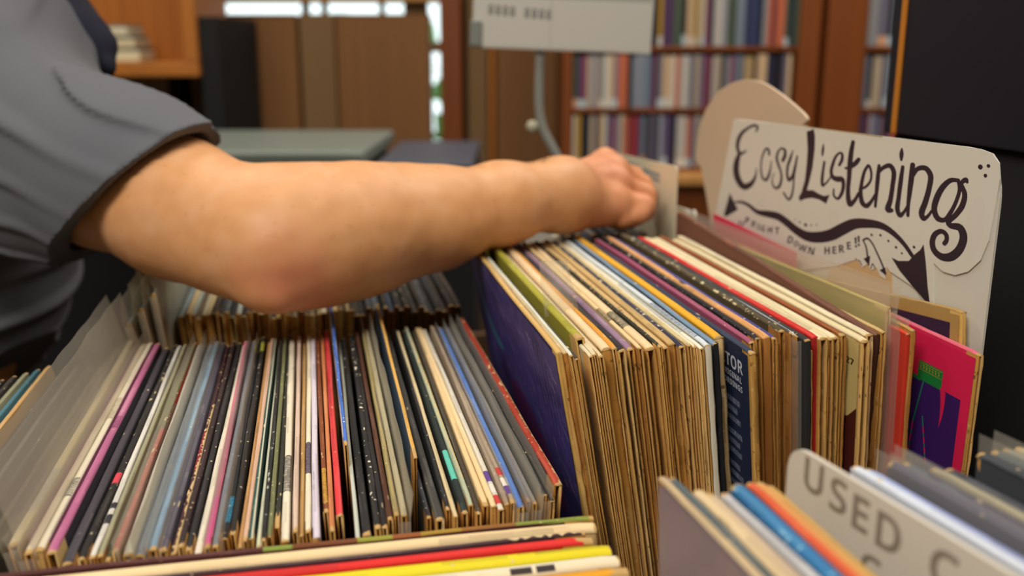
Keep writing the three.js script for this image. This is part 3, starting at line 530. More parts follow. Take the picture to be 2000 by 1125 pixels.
  { // pink card rising behind the brown sleeve
    const [b0, y0] = onPlaneA(1395, 418, 0.356), [b1, y1] = onPlaneA(1555, 494, 0.356), [b2, y2] = onPlaneA(1393, 470, 0.356);
    const s = new THREE.Shape(); s.moveTo(-b0, y0); s.lineTo(-b1 - 0.0, y1); s.lineTo(-b1, top - 0.3); s.lineTo(-b0, top - 0.3); s.closePath();
    const m = new THREE.Mesh(new THREE.ExtrudeGeometry(s, { depth: 0.0016, bevelEnabled: false }), std({ color: 0xd0174a, roughness: 0.6 })); m.name = 'pink_card'; m.rotation.y = PHI - Math.PI / 2; m.position.copy(fromBin(0.357, 0, 0)); m.castShadow = m.receiveShadow = true; scene.add(m);
    tag(m, 'bright pink card standing between the brown sleeve and the lettered sign', 'card');
  }
}
{ // clear scrap of plastic sticking up among the spines
  const q = onHeight(1098, 612, 0.165), base = fromBin(q.a, TOP_R - 0.002, q.b), w = 0.022, h = 0.034, g = new THREE.PlaneGeometry(w, h, 10, 14), p = g.attributes.position;
  for (let i = 0; i < p.count; i++) { const x = p.getX(i), y = p.getY(i) + h / 2; p.setXYZ(i, x * (1.1 - 0.25 * y / h) - y * 0.12, y, N3(x * 90, y * 90, 2) * 0.004 + Math.sin(x * 260) * 0.0012 - y * 0.2); }
  g.computeVertexNormals(); const m = new THREE.Mesh(g, M.bag); m.name = 'plastic_scrap'; m.position.copy(base); m.rotation.y = 0.35; m.castShadow = m.receiveShadow = true; scene.add(m); tag(m, 'crumpled clear plastic scrap sticking up between the cream and straw spines', 'plastic scrap');
}
// ---------------------------------------------------------------- lettered sign and the divider behind it
function uprightCard(name, label, category, aPlane) {                  // group in the plane a = const; local x runs towards the camera along the bin, local z faces -a
  const o = thing(name, label, category); o.rotation.y = PHI - Math.PI / 2; o.position.copy(fromBin(aPlane, 0, 0)); return o;
}
const flatShape = (pts) => { const s = new THREE.Shape(); pts.forEach(([x, y], i) => i ? s.lineTo(x, y) : s.moveTo(x, y)); s.closePath(); return s; };
function smoothLoop(pts, n = 6) { const c = new THREE.CatmullRomCurve3(pts.map(([x, y]) => V(x, y, 0)), true, 'centripetal'); return c.getPoints(pts.length * n).slice(0, -1).map((p) => [p.x, p.y]); }
{
  const A = 0.368, onA = (u, v) => { const [b, y] = onPlaneA(u, v, A); return [-b, y]; };
  const o = uprightCard('lettered_sign', 'white card sign hand-lettered Easy Listening with a wavy double arrow', 'sign', A);
  const yBase = TOP_R - 0.317;
  const tl = onA(1436, 231), tr = onA(1962, 297), rN = 0.03, right = (tr[0] + onA(1960, 420)[0]) / 2 + 0.0;
  const S = new THREE.Shape(); S.moveTo(tl[0], yBase); S.lineTo(right, yBase); S.lineTo(right, tr[1] - rN); S.quadraticCurveTo(right, tr[1], right - rN, tr[1]); S.lineTo(tl[0] + 0.01, tl[1]); S.quadraticCurveTo(tl[0], tl[1], tl[0], tl[1] - 0.01); S.closePath();
  part('divider_panel', new THREE.ExtrudeGeometry(S, { depth: 0.0014, bevelEnabled: false, curveSegments: 10 }), std({ color: 0xd2cfc4, roughness: 0.55 }), o);
  // drawing surface: metres in the plane -> canvas
  const x0 = tl[0] - 0.02, x1 = right + 0.02, yT = tl[1] + 0.02, yB = yT - (x1 - x0) * 0.6, W = 2048, H = Math.round(W * (yT - yB) / (x1 - x0)), c = canvasOf(W, H), g = c.getContext('2d');
  const toC = (u, v) => { const [x, y] = onA(u, v); return [(x - x0) / (x1 - x0) * W, (yT - y) / (yT - yB) * H]; };
  g.fillStyle = '#d6d4c8'; g.fillRect(0, 0, W, H);
  for (let i = 0; i < 50; i++) { g.globalAlpha = 0.05; g.fillStyle = pick(['#b8b4a0', '#e8e6dc']); g.beginPath(); g.ellipse(rr(0, W), rr(0, H), rr(20, 160), rr(10, 60), rr(0, 3), 0, 7); g.fill(); }
  g.globalAlpha = 1; const INK = '#211627';
  const Z3 = (x, y) => [1400 + x / 5.625, 220 + y / 5.625], Z4 = (x, y) => [1640 + x / 4.018, 260 + y / 4.018], Z5 = (x, y) => [1390 + x / 4.444, 380 + y / 4.444];
  const unit = { 5.625: 1 / 5.625, 4.018: 1 / 4.018, 4.444: 1 / 4.444 };
  function brush(Z, k, pts, ink = INK) {
    const cv = new THREE.CatmullRomCurve3(pts.map(([x, y, w]) => V(x, y, w)), false, 'centripetal'), n = pts.length * 26;
    g.fillStyle = ink;
    for (let i = 0; i <= n; i++) { const p = cv.getPoint(i / n), [u, v] = Z(p.x, p.y), [cx, cy] = toC(u, v), [ex, ey] = toC(u + 1, v), [fx, fy] = toC(u, v + 1), r = Math.max(0.4, p.z / 2 / k); g.beginPath(); g.ellipse(cx, cy, Math.hypot(ex - cx, ey - cy) * r, Math.hypot(fx - cx, fy - cy) * r, 0, 0, 6.3); g.fill(); }
  }
  const poly = (Z, pts, ink = INK) => { g.fillStyle = ink; g.beginPath(); pts.forEach(([x, y]) => g.lineTo(...toC(...Z(x, y)))); g.fill(); };
  const b3 = (p) => brush(Z3, 5.625, p), b4 = (p) => brush(Z4, 4.018, p), b5 = (p) => brush(Z5, 4.444, p);
  b3([[460, 205, 18], [478, 160, 24], [450, 140, 26], [380, 165, 26], [300, 230, 36], [262, 310, 40], [255, 390, 38], [275, 440, 40]]); b3([[350, 420, 14], [310, 445, 26], [275, 455, 34]]);
  b3([[275, 455, 36], [248, 540, 60], [240, 640, 70], [265, 740, 75], [320, 810, 72], [380, 800, 55], [430, 750, 36], [458, 680, 20], [465, 615, 10]]);
  b3([[605, 460, 24], [598, 405, 26], [575, 395, 22], [540, 450, 20], [518, 540, 18], [515, 640, 20], [535, 720, 26], [568, 740, 28], [600, 690, 26], [622, 600, 16], [630, 530, 10]]);
  b3([[755, 525, 36], [780, 470, 34], [775, 405, 28], [735, 395, 20], [700, 440, 24], [690, 510, 28], [710, 580, 28], [735, 650, 24], [740, 730, 26], [715, 810, 28], [680, 830, 24], [645, 790, 20], [640, 720, 12], [660, 665, 8]]);
  b3([[868, 415, 10], [840, 500, 28], [810, 590, 28], [805, 690, 28], [825, 740, 34], [860, 700, 30], [890, 600, 26], [915, 480, 20]]); b3([[905, 540, 22], [880, 700, 20], [870, 830, 20], [845, 930, 24], [820, 955, 22], [790, 920, 24], [765, 880, 22]]);
  poly(Z3, [[1020, 205], [1060, 195], [1098, 178], [1112, 260], [1108, 400], [1085, 600], [1050, 750], [1022, 852], [1090, 852], [1150, 890], [1210, 915], [1272, 903], [1235, 1000], [1160, 955], [1080, 935], [1000, 945], [945, 972], [930, 930], [960, 880], [1000, 740], [1020, 560], [1030, 400]]);
  b3([[1205, 345, 8], [1200, 400, 28], [1193, 460, 20], [1192, 475, 8]]); b3([[1215, 540, 26], [1200, 640, 30], [1190, 740, 34], [1195, 800, 28], [1225, 780, 20], [1265, 735, 16], [1290, 690, 12]]);
  b3([[1380, 575, 30], [1408, 520, 34], [1412, 460, 30], [1395, 440, 22], [1350, 470, 26], [1310, 560, 34], [1290, 650, 36], [1310, 710, 46], [1360, 730, 60], [1410, 730, 50], [1425, 800, 40], [1400, 900, 36], [1360, 945, 28], [1320, 910, 24], [1318, 840, 18]]);
  b4([[130, 70, 30], [115, 150, 38], [105, 240, 40], [98, 350, 36], [90, 450, 34], [95, 530, 40], [105, 560, 36], [140, 530, 28], [175, 470, 22]]); b4([[68, 275, 14], [100, 270, 26], [150, 235, 36], [175, 205, 30]]);
  b4([[180, 440, 16], [230, 420, 20], [268, 370, 18], [272, 300, 20], [252, 255, 22], [225, 290, 24], [200, 380, 28], [190, 470, 32], [205, 550, 40], [235, 570, 36], [270, 540, 26], [305, 480, 18]]);
  b4([[335, 255, 26], [325, 350, 34], [315, 460, 30], [305, 575, 22]]); b4([[330, 310, 20], [370, 270, 30], [420, 255, 36], [450, 300, 38], [440, 420, 36], [425, 520, 38], [405, 600, 44], [435, 605, 30]]);
  b4([[515, 120, 10], [512, 165, 34], [510, 210, 18]]); b4([[522, 265, 28], [505, 380, 36], [490, 500, 34], [480, 600, 38], [500, 645, 34], [530, 620, 24], [560, 570, 20]]);
  b4([[600, 250, 40], [590, 350, 44], [575, 470, 38], [565, 560, 30], [562, 645, 26]]); b4([[600, 340, 24], [640, 280, 34], [700, 275, 40], [740, 330, 44], [730, 430, 42], [700, 540, 44], [670, 630, 46], [685, 670, 36], [720, 650, 24], [750, 610, 20]]);
  b4([[960, 370, 28], [900, 370, 36], [840, 420, 44], [790, 510, 48], [770, 600, 46], [800, 670, 44], [850, 680, 34], [900, 620, 32], [945, 530, 30], [970, 440, 30], [960, 370, 28]]); b4([[1030, 385, 20], [1020, 365, 34], [1000, 375, 34], [975, 400, 24]]);
  b4([[985, 410, 36], [1010, 480, 40], [990, 570, 44], [940, 640, 40], [880, 700, 40], [900, 725, 44], [970, 740, 56], [1000, 810, 62], [970, 910, 62], [900, 970, 64], [830, 970, 56], [770, 920, 48], [755, 850, 44], [780, 790, 40], [830, 770, 36], [865, 800, 36], [865, 845, 34], [850, 865, 34]]);
  for (const [x, y, r] of [[1133, 265, 36], [1197, 257, 26], [1173, 333, 26], [275, 797, 18], [345, 800, 18], [408, 845, 16], [468, 895, 18], [514, 942, 14], [610, 893, 20]]) b4([[x, y, r], [x + 1, y + 1, r]]);
  for (const [x, y, r] of [[790, 238, 14], [840, 262, 26], [888, 266, 12], [935, 262, 10], [748, 215, 8], [430, 80, 6], [460, 95, 6]]) b5([[x, y, r], [x + 1, y, r]]);
  poly(Z5, [[180, -15], [215, 60], [250, 130], [150, 190], [125, 180]]);
  b5([[220, 65, 10], [280, 65, 24], [340, 90, 30], [420, 150, 40], [520, 170, 58], [600, 190, 66], [680, 245, 70], [760, 310, 74], [850, 360, 84], [950, 370, 90], [1060, 350, 92], [1160, 300, 92], [1260, 255, 86], [1380, 250, 76], [1500, 270, 60], [1600, 330, 50], [1700, 430, 40], [1770, 530, 36]]);
  poly(Z5, [[1590, 545], [1650, 575], [1740, 575], [1790, 520], [1840, 480], [1870, 430], [1890, 600], [1905, 800], [1925, 950], [1880, 920], [1760, 780], [1660, 660]]);
  b5([[1340, 395, 14], [1380, 380, 16], [1420, 420, 14], [1470, 520, 16], [1510, 610, 16], [1540, 700, 12]]); poly(Z5, [[1485, 655], [1535, 630], [1545, 705]]);
  b5([[1345, 400, 12], [1370, 460, 14], [1380, 530, 16], [1390, 610, 14]]); poly(Z5, [[1345, 555], [1405, 530], [1395, 618]]);
  b5([[1280, 555, 8], [1285, 600, 8], [1305, 570, 8], [1330, 610, 8]]); b5([[1410, 640, 8], [1425, 600, 8], [1445, 635, 8]]);
  g.fillStyle = INK; g.textAlign = 'center'; g.textBaseline = 'middle';
  for (const [ch, x, y, rot, s] of [['U', 275, 255, 0.5, 62], ['P', 330, 222, 0.3, 62], ['R', 385, 252, 0.25, 58], ['I', 428, 275, 0.2, 54], ['G', 467, 290, 0.15, 58], ['H', 530, 305, 0.1, 62], ['T', 592, 312, 0.05, 66], ['D', 706, 390, 0.45, 70], ['O', 757, 425, 0.45, 52], ['W', 815, 462, 0.4, 66], ['N', 890, 490, 0.3, 72], ['H', 1028, 487, 0, 72], ['E', 1090, 483, -0.05, 72], ['R', 1150, 468, -0.1, 74], ['E', 1217, 445, -0.15, 72], ['!', 1278, 415, -0.1, 96], ['!', 1304, 402, -0.05, 96]]) {
    const [u, v] = Z5(x, y), [cx, cy] = toC(u, v), [ex, ey] = toC(u + 1, v), [fx, fy] = toC(u, v + 1);
    g.save(); g.transform(ex - cx, ey - cy, fx - cx, fy - cy, cx, cy); g.rotate(rot * 0.6); g.font = `bold ${s / 4.444 * 1.2}px sans-serif`; g.scale(1, 1.05); g.fillText(ch, 0, 0); g.restore();
  }
  g.fillStyle = '#8a7a4a'; for (const [u0, v0, u1, v1] of [[1528, 239, 1730, 267]]) { g.globalAlpha = 0.7; g.lineWidth = 7; g.strokeStyle = '#9a8a58'; g.beginPath(); g.moveTo(...toC(u0, v0)); g.lineTo(...toC(u1, v1)); g.stroke(); g.globalAlpha = 1; }
  // the cut-out card itself
  const px = [[1438, 233], [1560, 245], [1700, 262], [1820, 277], [1922, 291], [1946, 300], [1958, 318], [1960, 350], [1950, 410], [1938, 470], [1922, 508], [1898, 530], [1872, 537], [1848, 530], [1830, 513], [1829, 600], [1822, 600], [1790, 560], [1745, 530], [1738, 520], [1735, 545], [1725, 538], [1718, 522], [1708, 528], [1700, 515], [1690, 522], [1680, 506], [1640, 519], [1560, 530], [1395, 520], [1398, 440]];
  const shape = flatShape(px.map(([u, v]) => onA(u, v))), t = texOf(c); t.wrapS = t.wrapT = THREE.ClampToEdgeWrapping;
  const eg = new THREE.ExtrudeGeometry(shape, { depth: 0.0009, bevelEnabled: false }); eg.translate(0, 0, 0.0015);
  const uvA = eg.attributes.uv, pA = eg.attributes.position; for (let i = 0; i < uvA.count; i++) uvA.setXY(i, (pA.getX(i) - x0) / (x1 - x0), (pA.getY(i) - yB) / (yT - yB));
  const cm = part('lettered_card', eg, std({ map: t, roughness: 0.5 }), o); cm.userData.label = 'white card with brushed black lettering';
  part('tan_backing', new THREE.ExtrudeGeometry(flatShape([[1628, 512], [1690, 500], [1745, 515], [1752, 640], [1600, 640]].map(([u, v]) => onA(u, v))), { depth: 0.0006, bevelEnabled: false }).translate(0, 0, 0.00145), std({ color: 0xc9a878, roughness: 0.8 }), o);
}
{ // cream divider with a round lobe, behind the sign
  const A = 0.392, onA = (u, v) => { const [b, y] = onPlaneA(u, v, A); return [-b, y]; };
  const o = uprightCard('cream_divider', 'plain cream plastic divider with a large rounded lobe, behind the lettered sign', 'divider', A);
  const lobe = [[1368, 262], [1378, 225], [1398, 190], [1425, 167], [1458, 157], [1492, 162], [1525, 182], [1560, 210], [1580, 232], [1570, 244]].map(([u, v]) => onA(u, v));
  const s = new THREE.Shape(); s.moveTo(onA(1398, 470)[0], TOP_R - 0.31); s.lineTo(...onA(1395, 450)); s.lineTo(...onA(1374, 330)); s.lineTo(...onA(1361, 306)); s.splineThru(lobe.map(([x, y]) => new THREE.Vector2(x, y))); s.lineTo(onA(1600, 260)[0] + 0.01, onA(1600, 262)[1]); s.lineTo(onA(1600, 260)[0] + 0.01, TOP_R - 0.31); s.closePath();
  part('panel', new THREE.ExtrudeGeometry(s, { depth: 0.0018, bevelEnabled: true, bevelSize: 0.0004, bevelThickness: 0.0004, bevelSegments: 2, curveSegments: 20 }), std({ color: 0xcdb598, roughness: 0.55 }), o);
}
{ // black cabinet on the right with a thin orange line
  const A = 0.46, o = thing('black_cabinet', 'tall black cabinet side with a thin orange vertical line, right of the lettered sign', 'cabinet');
  const bF = onPlaneA(1736, 120, A)[0], yE = onPlaneA(1850, 280, A)[1], bL = onPlaneA(1758, 130, A)[0], top = 1.62;
  o.rotation.y = PHI; o.position.copy(fromBin(A, 0, bF)); // local x -> a, local z -> towards the camera
  const d = bF - 0.42;
  part('lower_body', rbox(0.5, yE, d - 0.01, 0.003, 0.256, yE / 2, d / 2), M.black, o);
  part('upper_body', rbox(0.5, top - yE - 0.002, d, 0.002, 0.25, (top + yE) / 2, d / 2), M.blackPanel, o);
  part('orange_line', box(0.0016, top - yE - 0.004, 0.0062, -0.0004, (top + yE) / 2, bF - bL), std({ color: 0xc07820, roughness: 0.5 }), o);
}
// ---------------------------------------------------------------- bins
function bin(label, a0, a1, b0, b1, floorY, wall, phi = PHI, stand = true) {
  const o = thing('record_bin', label, 'bin'), w = a1 - a0, d = b1 - b0, t = 0.012; o.rotation.y = phi; o.position.copy(fromBin((a0 + a1) / 2, 0, (b0 + b1) / 2, phi));
  part('bottom_board', box(w, t, d, 0, floorY - t / 2, 0), M.binwood, o);
  part('front_board', rbox(w, wall, t, 0.003, 0, floorY + wall / 2 - t, d / 2 + t / 2), M.binwood, o); part('back_board', rbox(w, wall, t, 0.003, 0, floorY + wall / 2 - t, -d / 2 - t / 2), M.binwood, o);
  part('side_board', rbox(t, wall, d + 2 * t, 0.003, -w / 2 - t / 2, floorY + wall / 2 - t, 0), M.binwood, o); part('side_board', rbox(t, wall, d + 2 * t, 0.003, w / 2 + t / 2, floorY + wall / 2 - t, 0), M.binwood, o);
  if (stand) for (const x of [-1, 1]) for (const z of [-1, 1]) part('leg', rbox(0.045, floorY - t, 0.045, 0.004, x * (w / 2 - 0.03), (floorY - t) / 2, z * (d / 2 - 0.03)), M.binwood, o);
  return o;
}
bin('dark wooden record bin holding the low front rows of sleeves', -0.225, 0.128, 0.318, 0.765, TOP_L - 0.319, 0.14);
bin('dark wooden record bin raised higher, holding the tan edged sleeves', 0.155, 0.405, 0.43, 0.845, TOP_R - 0.319, 0.14);
bin('dark wooden record bin behind the low front row, under the elbow', -0.17, 0.13, 0.795, 1.13, TOP_L - 0.319, 0.14);
bin('dark wooden record bin behind the raised bin, under the hand', 0.166, 0.42, 0.875, 1.22, TOP_R - 0.335, 0.14);
// ---------------------------------------------------------------- row behind the low bin, under the elbow
{
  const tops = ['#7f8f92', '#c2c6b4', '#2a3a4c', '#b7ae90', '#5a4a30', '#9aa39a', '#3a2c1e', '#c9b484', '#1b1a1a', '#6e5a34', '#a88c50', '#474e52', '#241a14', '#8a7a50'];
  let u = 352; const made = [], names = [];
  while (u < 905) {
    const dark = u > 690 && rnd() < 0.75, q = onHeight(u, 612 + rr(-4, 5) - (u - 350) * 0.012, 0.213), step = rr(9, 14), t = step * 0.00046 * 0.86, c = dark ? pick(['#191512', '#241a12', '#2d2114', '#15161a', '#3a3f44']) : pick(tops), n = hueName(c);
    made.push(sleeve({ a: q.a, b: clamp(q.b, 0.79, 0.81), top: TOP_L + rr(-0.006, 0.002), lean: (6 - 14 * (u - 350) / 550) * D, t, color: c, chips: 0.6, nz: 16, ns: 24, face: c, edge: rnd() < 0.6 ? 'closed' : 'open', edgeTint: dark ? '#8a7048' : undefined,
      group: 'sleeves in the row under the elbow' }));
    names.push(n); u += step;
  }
  made.forEach((g, i) => { g.userData.label = i && i < made.length - 1 ? `${names[i]} record sleeve between ${names[i - 1]} and ${names[i + 1]} ones under the elbow` : `${names[i]} record sleeve at the end of the row under the elbow`; });
  // bagged sleeves standing up at its left end
  const q = onHeight(318, 600, 0.213);
  for (const [k, c, w] of [[0, '#7c8f98', 'blue grey'], [1, '#5c6874', 'slate'], [2, '#9db0b4', 'pale blue grey']]) {
    sleeve({ a: q.a - 0.012 + k * 0.008, b: 0.742 + k * 0.012, top: TOP_L + 0.012 + k * 0.008, lean: (12 - 3 * k) * D, t: 0.0032, color: c, face: c, chips: 0.2, nz: 16, ns: 24, bag: 1, hazy: 1, flap: 0.02, flapLean: -0.3 + 0.3 * k, label: `${w} record sleeve in a crumpled plastic bag between torso and elbow` });
  }
}
// --- sleeves of the neighbouring bin at the far left
{
  const list = [['#191715', 'black speckled', 2.4], ['#2a2622', 'black brown', 1.6], ['#8f8f70', 'dull green', 0.6], ['#3c6a78', 'teal', 0.8], ['#b8935c', 'tan', 1.2], ['#2a2c30', 'dark grey', 0.6], ['#4a4d52', 'mid grey', 0.6], ['#17171a', 'plain black', 0.3], ['#3a3630', 'dark taupe', 0.5]];
  list.forEach(([c, w, ch], i) => {
    const q = onHeight(40 + i * 22 + (i > 4 ? 10 : 0), 726 - Math.min(i, 4) * 8, 0.213);
    sleeve({ a: q.a - 0.012, b: q.b - 0.312, top: TOP_L - 0.004 - i * 0.0006, lean: 15 * D, t: 0.0034, color: c, chips: ch, chip: '#cdbb90', label: `record sleeve with ${w} spine, in the far left bin` });
  });
  bin('dark wooden record bin beside the person holding a few leaning sleeves', -0.36, -0.252, 0.34, 0.72, TOP_L - 0.33, 0.12);
}
// --- behind the raised bin: dividers and a few dark cases by the hand
{
  const rowB = [[0.225, '#c9c4b8', 'white'], [0.236, '#2b2b2f', 'black'], [0.247, '#191a1c', 'jet black'], [0.262, '#6e6c70', 'grey'], [0.274, '#17171a', 'glossy black'], [0.286, '#4b4a50', 'dark grey'], [0.298, '#2a2220', 'brown black'], [0.312, '#8a8880', 'light grey']];
  for (const [a, c, w] of rowB) sleeve({ a, b: 0.885 + rr(0, 0.01), top: TOP_R - 0.012, lean: 2 * D, t: 0.0065, color: c, face: c, edge: 'dark', edgeTint: c, chips: 0.2, nz: 12, ns: 12, label: `thick ${w} record sleeve standing behind the raised bin beside the fingertips` });
  const A = 0.33, onA = (u, v) => { const [b, y] = onPlaneA(u, v, A); return [-b, y]; };
  const o = uprightCard('divider_card', 'cream divider card with blurred blue lettering behind the hand', 'divider', A);
  const p0 = onA(1207, 299), p1 = onA(1325, 326), p2 = onA(1317, 430), s = new THREE.Shape(); const yb = p2[1] - 0.05, r = 0.006;
  s.moveTo(p0[0] - 0.05, yb); s.lineTo(p1[0], yb); s.lineTo(p1[0], p1[1] - r); s.quadraticCurveTo(p1[0], p1[1], p1[0] - r, p1[1]); s.lineTo(p0[0] + r, p0[1]); s.quadraticCurveTo(p0[0], p0[1], p0[0] - 0.004, p0[1] - 0.01); s.lineTo(p0[0] - 0.05, p0[1] - 0.014); s.closePath();
  const eg = new THREE.ExtrudeGeometry(s, { depth: 0.0012, bevelEnabled: false }), c = canvasOf(512, 256), g = c.getContext('2d'); g.fillStyle = '#d3ccb0'; g.fillRect(0, 0, 512, 256);
  const x0 = p0[0] - 0.05, x1 = p1[0], y0 = yb, y1 = Math.max(p0[1], p1[1]), uvA = eg.attributes.uv, pA = eg.attributes.position; for (let i = 0; i < uvA.count; i++) uvA.setXY(i, (pA.getX(i) - x0) / (x1 - x0), (pA.getY(i) - y0) / (y1 - y0));
  const tc = (u, v) => { const [x, y] = onA(u, v); return [(x - x0) / (x1 - x0) * 512, (y1 - y) / (y1 - y0) * 256]; };
  const [ax, ay] = tc(1229, 318), [bx, by] = tc(1250, 340), [dx] = tc(1258, 330), [ex, ey] = tc(1292, 350);
  for (let i = 0; i < 4; i++) { g.strokeStyle = '#5f7488'; g.lineWidth = 5; g.strokeRect(ax + i * (bx - ax) / 4, ay, (bx - ax) / 5.4, (by - ay) * 0.8); } for (let i = 0; i < 5; i++) { g.strokeRect(dx + i * (ex - dx) / 5, ay + (by - ay) * 0.1, (ex - dx) / 7, (by - ay) * 0.85); }
  part('card', eg, std({ map: texOf(c), roughness: 0.6 }), o);
  const A2 = 0.345, on2 = (u, v) => { const [b, y] = onPlaneA(u, v, A2); return [-b, y]; };
  const o2 = uprightCard('divider_tab', 'small white plastic divider tab poking up behind the brown sleeve', 'divider', A2), q0 = on2(1300, 398), q1 = on2(1362, 416), s2 = new THREE.Shape();
  s2.moveTo(q0[0] - 0.04, q0[1] - 0.12); s2.lineTo(q1[0], q0[1] - 0.12); s2.lineTo(q1[0], q1[1] - 0.006); s2.quadraticCurveTo(q1[0], q1[1] + 0.002, q1[0] - 0.008, q1[1] + 0.002); s2.quadraticCurveTo(q1[0] - 0.012, q1[1] - 0.002, q1[0] - 0.02, q1[1]); s2.lineTo(q0[0] - 0.04, q0[1]); s2.closePath();
  part('tab', new THREE.ExtrudeGeometry(s2, { depth: 0.0016, bevelEnabled: false }), M.white, o2);
}
// ---------------------------------------------------------------- near bin at the lower right, aligned with the camera
const DN = 0.163, TOP_N = EYE - DN;
{
  const near = [
    [1291, 926, '#b9a27c', 'tan with a grey mauve cover', { t: 0.0034, face: '#8c7c80', edge: 'closed', photo: 1 }],
    [1310, 930, '#4d5a60', 'dark grey', { t: 0.0028 }],
    [1362, 952, '#cdb68e', 'sandy cream', { t: 0.0048 }],
    [1384, 960, '#b9a488', 'pinkish beige', { t: 0.0036 }],
    [1412, 958, '#b4b4b6', 'light grey', { t: 0.0036 }],
    [1438, 942, '#2a6ea0', 'ocean blue', { t: 0.0062, chips: 1.2, chip: '#8fb8cc' }],
    [1464, 938, '#c9512c', 'orange red', { t: 0.0036 }],
    [1480, 938, '#c48a4c', 'caramel', { t: 0.0044 }],
    [1500, 944, '#b8924e', 'ochre', { t: 0.0036 }],
    [1538, 952, '#262c3a', 'dark navy', { t: 0.0046, top: -0.014 }],
    [1668, 905, '#c9d0dc', 'bluish white', { t: 0.0045 }],
    [1692, 912, '#8f9cc8', 'periwinkle', { t: 0.004 }],
    [1742, 896, '#4a4866', 'dusty violet bagged', { t: 0.006, bag: 1, flap: 0.004 }],
    [1766, 900, '#3c4a60', 'steel bagged', { t: 0.005, bag: 1, flap: 0.003 }],
    [1790, 912, '#2c2450', 'deep violet', { t: 0.005 }],
    [1822, 910, '#b9b196', 'dull cream', { t: 0.004 }],
    [1850, 912, '#2a2e38', 'charcoal blue', { t: 0.005 }],
    [1915, 880, '#3a3f46', 'iron grey', { t: 0.005 }],
    [1940, 876, '#54606a', 'blue grey bagged', { t: 0.005, bag: 1 }],
    [1962, 872, '#8a8f8c', 'silver', { t: 0.004 }],
    [1985, 870, '#c4b48c', 'beige', { t: 0.004 }],
    [2010, 872, '#3a5a64', 'petrol blue', { t: 0.004 }],
  ];
  const L = 0.312, phi = 21 * D;
  for (const [x, y, c, w, o] of near) {
    const ph = (x < 1420 ? 15 : x < 1545 ? 13.5 : 20) * D, q = onHeight(x, y, DN, ph);
    const g = sleeve({ color: c, chips: 0.4, ...o, a: q.a, b: q.b - L, top: TOP_N + (o.top || 0), lean: 3 * D, phi: ph, label: `record sleeve with ${w} spine, in the near bin` });
    // far end of the sleeve shows: give it a folded edge too
    part('far_edge', edgeStrip(0, o.t * 0.96, 0.315, o.t, x * 0.37, '#fff0d4', 0.0005, 40, 0.005).rotateY(Math.PI).translate(0, 0, -L + 0.0005), edgeMat, g);
    if (o.photo) {
      const cv = canvasOf(256, 256), k = cv.getContext('2d'); k.fillStyle = '#8f8088'; k.fillRect(0, 0, 256, 256); for (let i = 0; i < 50; i++) { k.globalAlpha = 0.16; k.fillStyle = pick(['#b09a90', '#6a6478', '#a88a9c', '#c0a890', '#7a8090']); k.beginPath(); k.ellipse(rr(0, 256), rr(0, 256), rr(10, 50), rr(10, 40), rr(0, 3), 0, 7); k.fill(); }
      coverOn(g, o.t, L, 0.315, cv);
    }
  }
  // hand-lettered sign
  const qs = onHeight(1549, 862, 0.151, phi), o = thing('used_sign', 'cream card sign lettered USED, standing among the near sleeves', 'sign'), Ls = 0.3, H = 0.34, yT = EYE - 0.151;
  o.rotation.y = phi - Math.PI / 2; o.position.copy(fromBin(qs.a, 0, qs.b, phi));
  const s = new THREE.Shape(), r = 0.012; s.moveTo(0, yT - H); s.lineTo(Ls, yT - H); s.lineTo(Ls, yT); s.lineTo(r, yT); s.quadraticCurveTo(0, yT, 0, yT - r); s.closePath();
  const eg = new THREE.ExtrudeGeometry(s, { depth: 0.0018, bevelEnabled: false }), c = canvasOf(1024, 512), g = c.getContext('2d'); g.fillStyle = '#cfc8ba'; g.fillRect(0, 0, 1024, 512); g.fillStyle = '#857b6c'; g.strokeStyle = '#857b6c';
  const ua = eg.attributes.uv, pa = eg.attributes.position; for (let i = 0; i < ua.count; i++) ua.setXY(i, pa.getX(i) / Ls, 1 - (yT - pa.getY(i)) / (Ls / 2));
  g.textBaseline = 'middle'; g.textAlign = 'center';
  const local = (u, v) => { const d = rayOf(u, v), cs = Math.cos(phi), sn = Math.sin(phi), k = qs.a / (d[0] * cs - d[2] * sn); return [(qs.b - (-d[0] * sn - d[2] * cs) * k) / Ls * 1024, (yT - (EYE + d[1] * k)) / (Ls / 2) * 512]; };
  for (const [ch, u, v, mm] of [['U', 1597, 932, 12.5], ['S', 1645, 968, 12.5], ['E', 1687, 1002, 12.5], ['D', 1742, 1040, 13], ['C', 1850, 1112, 13], ['C', 1706, 1112, 11]]) { const [x, y] = local(u, v); g.save(); g.translate(x, y); g.scale(1.15, 1); g.font = `${mm * 4.7}px sans-serif`; g.lineWidth = 3; g.fillText(ch, 0, 0); g.strokeText(ch, 0, 0); g.restore(); }
  part('card', eg, std({ map: texOf(c), roughness: 0.6 }), o);
  bin('dark wooden near record bin around the USED sign', 0.19, 0.43, -0.08, 0.29, TOP_N - 0.322, 0.12, phi);
}
